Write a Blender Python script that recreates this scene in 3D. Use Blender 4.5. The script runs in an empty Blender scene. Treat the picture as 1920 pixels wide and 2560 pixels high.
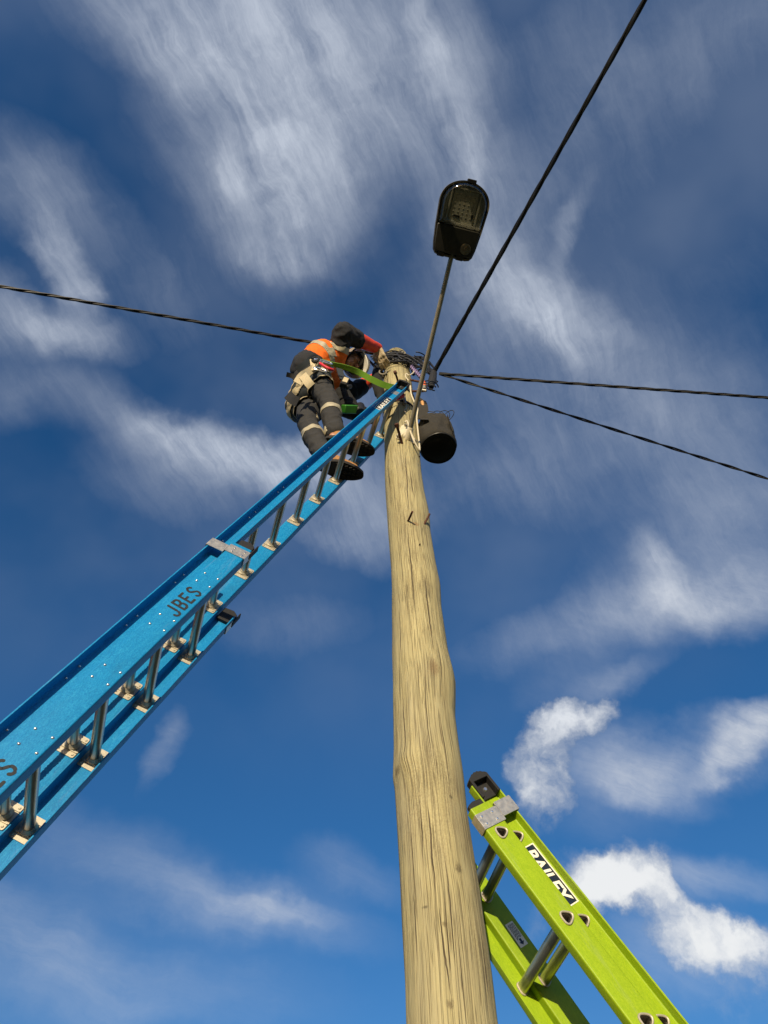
import bpy, bmesh, math, random
import numpy as np
from mathutils import Vector, Matrix, noise, Quaternion
random.seed(7)
S = bpy.context.scene
COL = S.collection
rad = math.radians

# ------------------------------------------------------------------ camera
F = 1775.0                                   # focal length in pixels of the 1920x2560 frame
CAMX = Vector((0.9991024, 0.0361137, -0.0221414))
CAMD = Vector((-0.0423609, 0.8517607, -0.5222157))
CAMZ = Vector((0.0, 0.5226849, 0.8525260))
CAM = Vector((0, 0, 1.5))
cam = bpy.data.cameras.new('camera'); co = bpy.data.objects.new('camera', cam); COL.objects.link(co)
m = Matrix((CAMX, -CAMD, -CAMZ)).transposed().to_4x4(); m.translation = CAM
co.matrix_world = m
cam.sensor_fit = 'VERTICAL'; cam.sensor_height = 36; cam.sensor_width = 27; cam.lens = F / 2560 * 36
cam.clip_end = 5000; cam.clip_start = .05
S.camera = co
S.render.resolution_x = 768; S.render.resolution_y = 1024
S.view_settings.view_transform = 'Standard'; S.view_settings.look = 'None'
S.view_settings.exposure = 0.35; S.view_settings.gamma = 1

def ray(x, y): return (CAMX * ((x - 960) / F) + CAMD * ((y - 1280) / F) + CAMZ)
def at(x, y, Y):                             # point on the sight line of a pixel at ground distance Y
    d = ray(x, y); return CAM + d * (Y / d.y)

# ------------------------------------------------------------------ sun and sky
SUN_EL, SUN_AZ = rad(8), rad(-8)           # azimuth measured from straight behind the camera
sdir = Vector((math.sin(SUN_AZ) * math.cos(SUN_EL), -math.cos(SUN_AZ) * math.cos(SUN_EL), math.sin(SUN_EL)))
sun = bpy.data.lights.new('sun', 'SUN'); sun.energy = 4.3; sun.angle = rad(.5); sun.color = (1.0, .84, .58)
so = bpy.data.objects.new('sun', sun); COL.objects.link(so); so.rotation_euler = sdir.to_track_quat('Z', 'Y').to_euler()

W = bpy.data.worlds.new('World'); S.world = W; W.use_nodes = True
nt = W.node_tree; nt.nodes.clear()
N = nt.nodes.new
def lk(a, b): nt.links.new(a, b)
out = N('ShaderNodeOutputWorld'); bg = N('ShaderNodeBackground'); lk(bg.outputs[0], out.inputs[0])
sky = N('ShaderNodeTexSky'); sky.sky_type = 'NISHITA'; sky.sun_disc = False
sky.sun_elevation = SUN_EL; sky.sun_rotation = math.atan2(sdir.x, sdir.y); sky.altitude = 100
sky.air_density = 1.0; sky.dust_density = .4; sky.ozone_density = 2.5
hs = N('ShaderNodeHueSaturation'); hs.inputs['Saturation'].default_value = 1.28; hs.inputs['Value'].default_value = .84
tint = N('ShaderNodeMix'); tint.data_type = 'RGBA'; tint.blend_type = 'MULTIPLY'; tint.inputs[0].default_value = 1; tint.inputs[7].default_value = (1.05, .95, 1.03, 1)
lk(sky.outputs[0], tint.inputs[6]); lk(tint.outputs[2], hs.inputs['Color'])
SKY_STRENGTH = .15
tc = N('ShaderNodeTexCoord'); D = tc.outputs['Generated']
def vdir(x, y): return ray(x * 1.15732, y * 1.15732).normalized()   # cloud directions
def math_(op, a, b=None, c=None):
    n = N('ShaderNodeMath'); n.operation = op
    for i, v in enumerate((a, b, c)):
        if v is None: continue
        if isinstance(v, (int, float)): n.inputs[i].default_value = v
        else: lk(v, n.inputs[i])
    return n.outputs[0]
def mapr(v, a, b, c=0, d=1, smooth=True):
    n = N('ShaderNodeMapRange'); n.interpolation_type = 'SMOOTHSTEP' if smooth else 'LINEAR'
    lk(v, n.inputs[0])
    for i, k in enumerate((a, b, c, d)): n.inputs[i + 1].default_value = k
    return n.outputs[0]
def noise_(vec, scale, detail=8, rough=.55, dist=0.0):
    n = N('ShaderNodeTexNoise'); n.inputs['Scale'].default_value = scale; n.inputs['Detail'].default_value = detail
    n.inputs['Roughness'].default_value = rough; n.inputs['Distortion'].default_value = dist; lk(vec, n.inputs['Vector'])
    return n
def vmath(op, a, b=None, s=None):
    n = N('ShaderNodeVectorMath'); n.operation = op; lk(a, n.inputs[0])
    if b is not None:
        if isinstance(b, (tuple, Vector)): n.inputs[1].default_value = b
        else: lk(b, n.inputs[1])
    if s is not None: n.inputs['Scale'].default_value = s
    return n.outputs[0]
# swirl the lookup a little so that cloud edges curl
wn = noise_(D, 5.5, 6, .58); wv = vmath('SUBTRACT', wn.outputs['Color'], (.5, .5, .5)); wv = vmath('SCALE', wv, s=.12)
DW = vmath('ADD', D, wv)
wn2 = noise_(D, 20, 5, .6); wv2 = vmath('SCALE', vmath('SUBTRACT', wn2.outputs['Color'], (.5, .5, .5)), s=.045)
DW2 = vmath('ADD', DW, wv2); DH = vmath('ADD', vmath('ADD', D, vmath('SCALE', wv, s=.35)), vmath('SCALE', wv2, s=1.3))
def frame(x, y, rx, ry, rot):
    c = vdir(x, y); ca, sa = math.cos(rad(rot)), math.sin(rad(rot))
    u = vdir(x + rx * ca, y + rx * sa) - c; v = vdir(x - ry * sa, y + ry * ca) - c
    ra, rb = u.length, v.length
    u.normalize(); v = (v - u * v.dot(u)).normalized(); w = u.cross(v)
    return c, Matrix((u, v, w)).transposed(), ra, rb
def blob(vec, x, y, rx, ry, rot, wt):
    c, R, ra, rb = frame(x, y, rx, ry, rot)
    mp = N('ShaderNodeMapping'); mp.vector_type = 'TEXTURE'; lk(vec, mp.inputs['Vector'])
    mp.inputs['Location'].default_value = c; mp.inputs['Rotation'].default_value = R.to_euler('XYZ')
    mp.inputs['Scale'].default_value = (ra, rb, 1)
    l = N('ShaderNodeVectorMath'); l.operation = 'LENGTH'; lk(mp.outputs[0], l.inputs[0])
    return mapr(l.outputs['Value'], 1.0, 0.0, 0, wt)
def blobs(vec, lst, acc=None):
    v = vec
    for i, b in enumerate(lst):
        if acc is not None and i % 6 == 0:                     # keeps the renderer's node stack short: the added offset is nil
            q = N('ShaderNodeVectorMath'); q.operation = 'MULTIPLY_ADD'; lk(acc, q.inputs[0]); q.inputs[1].default_value = (1e-7, 1e-7, 1e-7); lk(vec, q.inputs[2]); v = q.outputs[0]
        o = blob(v, *b); acc = o if acc is None else math_('ADD', acc, o)
    return acc
# thin high cloud (x, y, half width, half height, turn, density)
THIN = [(500, -20, 560, 260, 8, .62), (580, 240, 420, 400, 60, .6), (620, 470, 300, 260, 30, .5),
        (500, 380, 110, 50, 70, .45), (575, 290, 130, 60, 20, .4), (470, 120, 190, 80, 55, .35), (620, 450, 110, 70, 50, .4), (640, 570, 170, 60, 20, .3), (350, 120, 260, 110, 50, .3),
        (960, 160, 200, 460, -12, .45), (925, 110, 60, 210, -14, .4), (1000, 310, 60, 170, -10, .45), (1050, 470, 230, 240, 0, .35), (760, 200, 320, 260, 30, .4), (800, 350, 260, 240, 0, .16), (1150, 520, 330, 300, 20, .16), (1500, 850, 320, 220, 15, .14), (1030, 60, 200, 200, 0, .15),
        (1150, 640, 400, 120, 42, .45), (1165, 690, 170, 45, 48, .4), (1235, 480, 40, 130, 22, .3), (1060, 700, 330, 220, 10, .3), (1330, 800, 380, 250, 20, .26),
        (1320, 160, 420, 400, 0, .3), (1500, 520, 300, 340, 20, .12), (1620, 60, 240, 280, 0, .22),
        (100, 430, 260, 160, 40, .42), (135, 560, 160, 60, 58, .6), (175, 650, 90, 60, 50, .5), (60, 710, 230, 80, 5, .55), (190, 730, 170, 60, 10, .45), (20, 640, 120, 80, 0, .3),
        (70, 830, 300, 130, 0, .26), (300, 890, 220, 90, 25, .2), (360, 640, 260, 170, 30, .24),
        (480, 970, 330, 110, 14, .55), (450, 950, 200, 60, 20, .5), (600, 1000, 210, 90, 12, .6), (640, 960, 130, 60, -10, .35), (420, 1040, 300, 150, 10, .35), (760, 1090, 240, 170, 20, .5), (780, 860, 240, 160, 0, .26), (700, 1160, 200, 80, 20, .2),
        (1000, 1000, 360, 260, 20, .22), (1250, 1000, 380, 260, 10, .26), (1560, 1000, 300, 240, 20, .28),
        (1470, 1270, 380, 170, -8, .5), (1425, 1225, 120, 70, 60, .55), (1460, 1310, 200, 60, 20, .4), (1600, 1290, 240, 130, -20, .5), (1250, 1370, 430, 130, -8, .4), (1560, 1120, 300, 140, 0, .3),
        (620, 1330, 260, 130, 5, .2), (340, 1590, 50, 120, 22, .36),
        (540, 1960, 380, 110, 14, .32), (580, 1960, 200, 45, 12, .3), (250, 1850, 480, 150, 22, .2), (60, 2060, 460, 240, 20, .34), (420, 2120, 420, 150, 10, .16), (760, 1880, 180, 90, 10, .2),
        (1480, 1640, 380, 90, -10, .4), (1640, 1590, 200, 70, -28, .9), (1570, 1640, 140, 40, -30, .45), (1560, 1890, 260, 70, 8, .3), (1240, 1500, 240, 80, -10, .2), (1300, 1700, 260, 160, 0, .15), (1300, 1620, 200, 110, 20, .3), (1450, 1900, 220, 110, 8, .3), (1480, 2060, 260, 130, 12, .35), (1400, 1690, 220, 60, 10, .3), (1350, 1480, 160, 50, -20, .25)]
# low, dense heaps
HEAP = [(1230, 1575, 125, 80, -28, 1.6), (1175, 1645, 85, 150, 14, 1.5), (1190, 1730, 90, 100, 0, .8), (1270, 1560, 100, 45, -15, .8),
        (1350, 1895, 150, 80, 0, .6), (1390, 1870, 95, 85, 20, 1.1), (1300, 1885, 140, 80, 0, 1.1), (1340, 1920, 170, 80, 4, .8), (1500, 1990, 110, 60, 30, .5), (1240, 1940, 110, 60, 10, .4), (1160, 1970, 60, 100, 20, .5),
        (1420, 1990, 90, 80, 30, .6), (1470, 2040, 90, 60, 30, .6), (1575, 2030, 150, 75, 14, 1.1), (1650, 2075, 120, 80, 10, .9), (1590, 2150, 200, 100, 10, .4)]
thin = blobs(DW, [(*b_[:5], b_[5] * 1.0) for b_ in THIN]); thinv = N('ShaderNodeVectorMath'); thinv.operation = 'MULTIPLY_ADD'; lk(thin, thinv.inputs[0]); thinv.inputs[1].default_value = (1e-7, 1e-7, 1e-7); lk(DH, thinv.inputs[2])
heap = blobs(thinv.outputs[0], [(x_, y_, p_ * 1.22, q_ * 1.22, r_, w_ * .56) for x_, y_, p_, q_, r_, w_ in HEAP])
DS = vmath('ADD', D, vmath('SCALE', wv, s=.6))
def streak(x, y, rot, sx, sy):
    c, R, _, _ = frame(x, y, 10, 10, rot)
    mp = N('ShaderNodeMapping'); mp.vector_type = 'TEXTURE'; lk(DS, mp.inputs['Vector'])
    mp.inputs['Rotation'].default_value = R.to_euler('XYZ'); mp.inputs['Scale'].default_value = (1 / sx, 1 / sy, .2)
    return mp.outputs[0]
sz = N('ShaderNodeSeparateXYZ'); lk(D, sz.inputs[0])
hi = mapr(sz.outputs['Z'], .55, .85)
def mixf(f, a_, b_):
    x = N('ShaderNodeMix'); x.data_type = 'FLOAT'; lk(f, x.inputs[0])
    for i_, v_ in ((2, a_), (3, b_)):
        if isinstance(v_, (int, float)): x.inputs[i_].default_value = v_
        else: lk(v_, x.inputs[i_])
    return x.outputs[0]
n1 = noise_(streak(700, 500, 62, 2.6, 13.0), 1.0, 13, .68, .08).outputs['Fac']
n2 = noise_(streak(900, 1400, 16, 2.6, 13.0), 1.0, 13, .68, .08).outputs['Fac']
f1 = noise_(streak(700, 500, 66, 5.0, 60.0), 1.0, 8, .74, .12).outputs['Fac']
f2 = noise_(streak(900, 1400, 18, 5.0, 60.0), 1.0, 8, .74, .12).outputs['Fac']
n6 = noise_(DW2, 16, 10, .6).outputs['Fac']
n3 = noise_(DW2, 7, 12, .64).outputs['Fac']
n4 = noise_(D, 3.0, 4, .5).outputs['Fac']
ns = math_('ADD', math_('ADD', math_('MULTIPLY', mixf(hi, n2, n1), .38), math_('MULTIPLY', mixf(hi, f2, f1), .22)), math_('ADD', math_('MULTIPLY', n3, .24), math_('MULTIPLY', n6, .18)))
fib = mapr(ns, .37, .63, 0, 1, False)
soft = math_('SUBTRACT', 1.0, math_('POWER', .34, thin))
fine = math_('MULTIPLY', mapr(soft, .1, .75), fib)
a1 = math_('MINIMUM', .96, math_('MULTIPLY', soft, math_('ADD', math_('ADD', math_('MULTIPLY', fib, .50), .25), math_('MULTIPLY', fine, .52))))
n5 = noise_(DH, 9, 9, .57).outputs['Fac']
hp = math_('ADD', math_('MULTIPLY', mapr(n5, .3, .7, -.5, .5, False), 1.25), math_('MULTIPLY', math_('SUBTRACT', 1.0, math_('POWER', .28, heap)), 1.2))
a2 = math_('MULTIPLY', math_('MULTIPLY', mapr(hp, .05, 1.3), mapr(heap, 0.0, .5)), .95)
veil = math_('MULTIPLY', mapr(n4, .3, .75), math_('ADD', math_('MULTIPLY', hi, .12), .0))
a = math_('MAXIMUM', math_('MAXIMUM', a1, a2), veil)
# cloud colour by height: neutral white low down, dimmer and bluer overhead
ccol = N('ShaderNodeMix'); ccol.data_type = 'RGBA'
lk(mapr(sz.outputs['Z'], .45, .93), ccol.inputs[0])
ccol.inputs[6].default_value = (4.3, 4.35, 4.35, 1); ccol.inputs[7].default_value = (3.6, 3.9, 4.4, 1)
shade = mapr(hp, .3, 1.3, .72, 1.08)
puff = N('ShaderNodeVectorMath'); puff.operation = 'SCALE'; lk(ccol.outputs[2], puff.inputs[0]); lk(mixf(mapr(math_('SUBTRACT', a2, a1), -.05, .1), 1.0, shade), puff.inputs['Scale'])
fin = N('ShaderNodeMix'); fin.data_type = 'RGBA'; lk(a, fin.inputs[0]); lk(hs.outputs[0], fin.inputs[6]); lk(puff.outputs[0], fin.inputs[7])
lk(fin.outputs[2], bg.inputs['Color']); bg.inputs['Strength'].default_value = SKY_STRENGTH

# ------------------------------------------------------------------ materials
class MT:
    def __init__(s, name):
        s.m = bpy.data.materials.new(name); s.m.use_nodes = True; s.t = s.m.node_tree
        s.b = s.t.nodes['Principled BSDF']; s.tc = s.t.nodes.new('ShaderNodeTexCoord')
    def set(s, **k):
        for a, v in k.items():
            s.b.inputs[a.replace('_', ' ')].default_value = v
        return s
    def n(s, ty, **k):
        o = s.t.nodes.new(ty)
        for a, v in k.items(): setattr(o, a, v)
        return o
    def l(s, a, b): s.t.links.new(a, b)
    def noise(s, scale, st=(1, 1, 1), detail=6, rough=.6, dist=0, src='Object'):
        mp = s.n('ShaderNodeMapping'); mp.inputs['Scale'].default_value = st; s.l(s.tc.outputs[src], mp.inputs['Vector'])
        n = s.n('ShaderNodeTexNoise'); n.inputs['Scale'].default_value = scale; n.inputs['Detail'].default_value = detail
        n.inputs['Roughness'].default_value = rough; n.inputs['Distortion'].default_value = dist; s.l(mp.outputs[0], n.inputs['Vector'])
        return n.outputs['Fac']
    def ramp(s, f, stops):
        r = s.n('ShaderNodeValToRGB'); e = r.color_ramp.elements
        while len(e) < len(stops): e.new(.5)
        for i, (p, c) in enumerate(stops):
            e[i].position = p; e[i].color = (*c, 1) if len(c) == 3 else c
        s.l(f, r.inputs[0]); return r.outputs[0]
    def mixc(s, f, a, b, mode='MIX'):
        x = s.n('ShaderNodeMix', data_type='RGBA', blend_type=mode)
        for sock, v in ((x.inputs[0], f), (x.inputs[6], a), (x.inputs[7], b)):
            if isinstance(v, (int, float)): sock.default_value = v
            elif isinstance(v, tuple): sock.default_value = (*v, 1)
            else: s.l(v, sock)
        return x.outputs[2]
    def color(s, c): s.l(c, s.b.inputs['Base Color']); return s
    def rough(s, f, lo, hi):
        r = s.n('ShaderNodeMapRange'); s.l(f, r.inputs[0]); r.inputs[3].default_value = lo; r.inputs[4].default_value = hi
        s.l(r.outputs[0], s.b.inputs['Roughness']); return s
    def bump(s, f, st, dist=.002):
        b = s.n('ShaderNodeBump'); b.inputs['Strength'].default_value = st; b.inputs['Distance'].default_value = dist
        s.l(f, b.inputs['Height']); s.l(b.outputs[0], s.b.inputs['Normal']); return s

M = {}
def simple(name, c, rough=.6, metal=0.0, var=.25, scale=30, bump=.15, st=(1, 1, 1), spec=.5):
    t = MT(name).set(Roughness=rough, Metallic=metal); t.b.inputs['Specular IOR Level'].default_value = spec
    n = t.noise(scale, st)
    t.color(t.ramp(n, [(.25, tuple(v * (1 - var) for v in c)), (.75, tuple(min(1, v * (1 + var)) for v in c))]))
    t.rough(n, max(.02, rough - .1), min(1, rough + .1))
    if bump: t.bump(n, bump)
    M[name] = t.m; return t.m
def fibreglass(name, c, light, dark):
    t = MT(name).set(Roughness=.42); t.b.inputs['Specular IOR Level'].default_value = .3
    a = t.noise(420, (1, .35, 1), 3, .7); b = t.noise(9, (1, .25, 1), 5); g = t.noise(150, (1, .22, 1), 4, .7, 1.2)
    c1 = t.ramp(a, [(.36, dark), (.5, c), (.66, light)])
    c2 = t.mixc(.45, c1, t.ramp(g, [(.36, dark), (.52, c), (.66, light)]))
    c3 = t.mixc(t.ramp(b, [(.4, (0, 0, 0)), (.7, (.28, .28, .28))]), c2, tuple(v * .7 for v in c))
    sc = t.noise(22, (1, .12, 1), 5, .65); dr = t.noise(4.5, (1, .5, 1), 6, .7)
    c3 = t.mixc(t.ramp(sc, [(.6, (0, 0, 0)), (.7, (.30, .30, .30))]), c3, tuple(min(1, v * .6 + .16) for v in c))
    c3 = t.mixc(t.ramp(dr, [(.54, (0, 0, 0)), (.7, (.38, .38, .38))]), c3, tuple(v * .35 + .012 for v in c))
    t.color(c3); t.rough(b, .34, .55); t.bump(g, .12, .001)
    M[name] = t.m
fibreglass('blue_fibreglass', (.003, .205, .48), (.03, .32, .60), (.001, .14, .37))
fibreglass('green_fibreglass', (.27, .40, .008), (.34, .47, .018), (.205, .325, .005))
simple('aluminium', (.62, .58, .50), .42, .85, .18, 60, .1, (1, 1, 1))
simple('rung_aluminium', (.50, .46, .40), .36, .95, .3, 45, .1, (.15, 4, 4))
simple('cast_plate', (.50, .455, .36), .55, .55, .12, 120, .2)
simple('rivet_metal', (.8, .8, .78), .25, .9, .1, 60, 0)
simple('black_plastic', (.012, .012, .013), .45, 0, .35, 40, .2)
simple('black_rubber', (.009, .009, .010), .7, 0, .4, 90, .3)
simple('cable_black', (.008, .008, .009), .5, 0, .5, 25, .2)
simple('rust', (.085, .032, .018), .8, .2, .6, 90, .5)
simple('galvanised', (.34, .31, .25), .5, .6, .25, 18, .15, (1, 1, .2))
simple('lamp_arm_paint', (.36, .32, .24), .45, .35, .22, 14, .12)
simple('cream_paint', (.62, .56, .42), .55, 0, .14, 25, .15)
simple('white_cable', (.62, .56, .42), .5, 0, .12, 25, .1)
simple('copper', (.55, .2, .07), .35, .8, .3, 50, .1)
simple('orange_plastic', (.75, .13, .03), .4, 0, .2, 40, .1)
simple('purple_rope', (.20, .15, .30), .9, 0, .9, 160, .5)
simple('red_rope', (.35, .03, .05), .9, 0, .9, 220, .5)
simple('red_plastic', (.62, .025, .05), .4, 0, .15, 40, .1)
simple('webbing_green', (.16, .34, .018), .75, 0, .18, 250, .3, (1, 1, 1))
simple('webbing_cream', (.52, .44, .29), .85, 0, .2, 240, .4)
simple('webbing_black', (.012, .012, .013), .85, 0, .3, 240, .4)
simple('belt_navy', (.018, .026, .034), .8, 0, .35, 160, .4)
simple('trouser_cloth', (.026, .026, .028), .9, 0, .22, 70, .35)
simple('navy_cloth', (.013, .014, .019), .88, 0, .3, 70, .35)
simple('orange_cloth', (.86, .155, .008), .85, 0, .12, 60, .3)
simple('gauntlet_orange', (.62, .055, .018), .55, 0, .18, 60, .2)
simple('reflective_tape', (.40, .36, .26), .45, .1, .12, 200, .15)
simple('glove_leather', (.46, .37, .24), .85, 0, .35, 45, .5)
simple('boot_leather', (.36, .17, .055), .75, 0, .3, 40, .4)
simple('boot_dark', (.030, .022, .016), .8, 0, .4, 40, .4)
simple('sole_rubber', (.016, .013, .011), .85, 0, .4, 60, .4)
simple('skin', (.42, .20, .12), .5, 0, .15, 30, .15)
simple('hair', (.03, .02, .014), .7, 0, .4, 120, .4)
simple('helmet_white', (.74, .71, .62), .3, 0, .05, 12, .05)
simple('helmet_lining', (.035, .024, .017), .85, 0, .5, 40, .4)
simple('canvas_dark', (.026, .023, .018), .92, 0, .35, 60, .5)
simple('canvas_black', (.006, .006, .006), .9, 0, .4, 60, .4)
simple('sticker_white', (.78, .76, .68), .4, 0, .05, 30, 0)
simple('sticker_navy', (.008, .014, .032), .4, 0, .2, 30, 0)
simple('stencil_ink', (.006, .010, .016), .7, 0, .5, 60, 0)
simple('lamp_body', (.030, .028, .023), .6, .1, .4, 30, .2)
simple('lamp_rim', (.20, .17, .12), .5, .5, .4, 25, .2)
simple('led_tray', (.55, .54, .48), .6, .1, .15, 40, .1)
simple('led_panel', (.5, .49, .43), .6, 0, .15, 40, .1)
simple('led_yellow', (.42, .40, .31), .3, 0, .15, 40, 0)
simple('tool_green', (.03, .17, .012), .45, 0, .2, 40, .1)
simple('eye_white', (.75, .73, .70), .2, 0, .03, 40, 0)
simple('iris_dark', (.03, .02, .012), .15, 0, .1, 40, 0)
simple('timber_handle', (.55, .30, .12), .6, 0, .2, 20, .2, (1, 1, .1))
g = MT('lens_glass').set(Roughness=.06)
tr = g.n('ShaderNodeBsdfTransparent'); tr.inputs[0].default_value = (.72, .72, .66, 1)
gl = g.n('ShaderNodeBsdfGlossy'); gl.inputs['Roughness'].default_value = .09
fr = g.n('ShaderNodeFresnel'); fr.inputs[0].default_value = 1.5
mx = g.n('ShaderNodeMixShader'); g.l(fr.outputs[0], mx.inputs[0]); g.l(tr.outputs[0], mx.inputs[1]); g.l(gl.outputs[0], mx.inputs[2])
g.l(mx.outputs[0], g.t.nodes['Material Output'].inputs[0]); M['lens_glass'] = g.m

# weathered timber of the pole: long grain, checks, speckled grey-brown wear
w = MT('weathered_timber').set(Roughness=.85)
wob = w.noise(1.3, (1, 1, .8), 3, .5)
sx = w.n('ShaderNodeSeparateXYZ'); w.l(w.tc.outputs['Object'], sx.inputs[0])
def wm(op, a, b):
    n = w.n('ShaderNodeMath', operation=op)
    for i, v in enumerate((a, b)):
        if isinstance(v, (int, float)): n.inputs[i].default_value = v
        else: w.l(v, n.inputs[i])
    return n.outputs[0]
ang = wm('ARCTAN2', sx.outputs[1], sx.outputs[0])
cx = w.n('ShaderNodeCombineXYZ'); w.l(wm('ADD', wm('MULTIPLY', ang, .12), wm('MULTIPLY', wm('SUBTRACT', wob, .5), .05)), cx.inputs[0])
w.l(wm('MULTIPLY', sx.outputs[2], .018), cx.inputs[1])
def wnoise(scale, detail, rough, st=(1, 1, 1), dist=0):
    mp = w.n('ShaderNodeMapping'); mp.inputs['Scale'].default_value = st; w.l(cx.outputs[0], mp.inputs['Vector'])
    n = w.n('ShaderNodeTexNoise'); n.inputs['Scale'].default_value = scale; n.inputs['Detail'].default_value = detail
    n.inputs['Roughness'].default_value = rough; n.inputs['Distortion'].default_value = dist; w.l(mp.outputs[0], n.inputs['Vector']); return n.outputs['Fac']
g1 = wnoise(150, 6, .65); g2 = wnoise(430, 4, .6, (1, .8, 1)); g3 = wnoise(16, 4, .5, (1, 2.2, 1))
ck = wnoise(70, 3, .5, (1, .3, 1), .15); ckm = wnoise(24, 3, .5, (1, 3.2, 1))
spk = w.noise(210, (1, 1, .55), 4, .7); spm = w.noise(3.2, (1, 1, .35), 4, .6)
grey = w.noise(6.5, (1, 1, .3), 5, .6)
base = w.ramp(g1, [(.26, (.30, .245, .125)), (.42, (.37, .32, .168)), (.58, (.425, .375, .20)), (.76, (.49, .445, .26))])
base = w.mixc(.38, base, w.ramp(g2, [(.33, (.28, .225, .11)), (.5, (.455, .395, .20)), (.66, (.56, .505, .29))]))
base = w.mixc(w.ramp(grey, [(.46, (0, 0, 0)), (.7, (.6, .6, .6))]), base, (.27, .24, .16))
base = w.mixc(w.ramp(g3, [(.52, (0, 0, 0)), (.8, (.35, .35, .35))]), base, (.30, .255, .10))
sm = w.mixc(1.0, w.ramp(spk, [(.44, (1, 1, 1)), (.54, (0, 0, 0))]), w.ramp(spm, [(.5, (0, 0, 0)), (.64, (.4, .4, .4))]), 'MULTIPLY')
base = w.mixc(sm, base, (.15, .105, .05))
# deep drying checks
crk = w.n('ShaderNodeMath', operation='ABSOLUTE'); w.l(wm('SUBTRACT', ck, .5), crk.inputs[0])
crk = w.ramp(crk.outputs[0], [(.0, (1, 1, 1)), (.009, (1, 1, 1)), (.018, (0, 0, 0))])
crk = w.mixc(1.0, crk, w.ramp(ckm, [(.49, (0, 0, 0)), (.57, (1, 1, 1))]), 'MULTIPLY')
base = w.mixc(crk, base, (.045, .028, .014))
def knot_mask(p, r, el):
    v = w.n('ShaderNodeVectorMath', operation='SUBTRACT'); w.l(w.tc.outputs['Object'], v.inputs[0]); v.inputs[1].default_value = p
    q = w.n('ShaderNodeVectorMath', operation='MULTIPLY'); w.l(v.outputs[0], q.inputs[0]); q.inputs[1].default_value = (1 / r, 1 / r, 1 / (r * el))
    l = w.n('ShaderNodeVectorMath', operation='LENGTH'); w.l(q.outputs[0], l.inputs[0])
    d = wm('ADD', l.outputs['Value'], wm('MULTIPLY', wm('SUBTRACT', spk, .5), 1.6))
    return w.ramp(d, [(.3, (.6, .6, .6)), (.9, (0, 0, 0))])
KNOTS = []
hk = wnoise(210, 2, .5, (1, .5, 1), .3)
hrk = w.n('ShaderNodeMath', operation='ABSOLUTE'); w.l(wm('SUBTRACT', hk, .5), hrk.inputs[0])
hrk = w.ramp(hrk.outputs[0], [(.0, (.7, .7, .7)), (.032, (0, 0, 0))])
base = w.mixc(hrk, base, (.11, .075, .035))
WOOD_BASE = base
hgt = w.mixc(1.0, w.mixc(.5, g1, g2), w.mixc(.7, crk, hrk), 'SUBTRACT')
w.bump(hgt, .8, .005); M['weathered_timber'] = w.m
# bleached sapwood of the pole's cut top
simple('end_grain', (.20, .175, .12), .9, 0, .35, 40, .5)
gr = MT('dry_grass'); n_ = gr.noise(.6, (1, 1, 1), 8, .65); n2_ = gr.noise(45, (1, 1, 1), 6, .7)
gr.color(gr.mixc(.5, gr.ramp(n_, [(.35, (.035, .05, .014)), (.65, (.09, .075, .035))]), gr.ramp(n2_, [(.3, (.025, .035, .01)), (.7, (.10, .09, .04))])))
gr.set(Roughness=.95); gr.bump(n2_, .8, .02); M['dry_grass'] = gr.m

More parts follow.
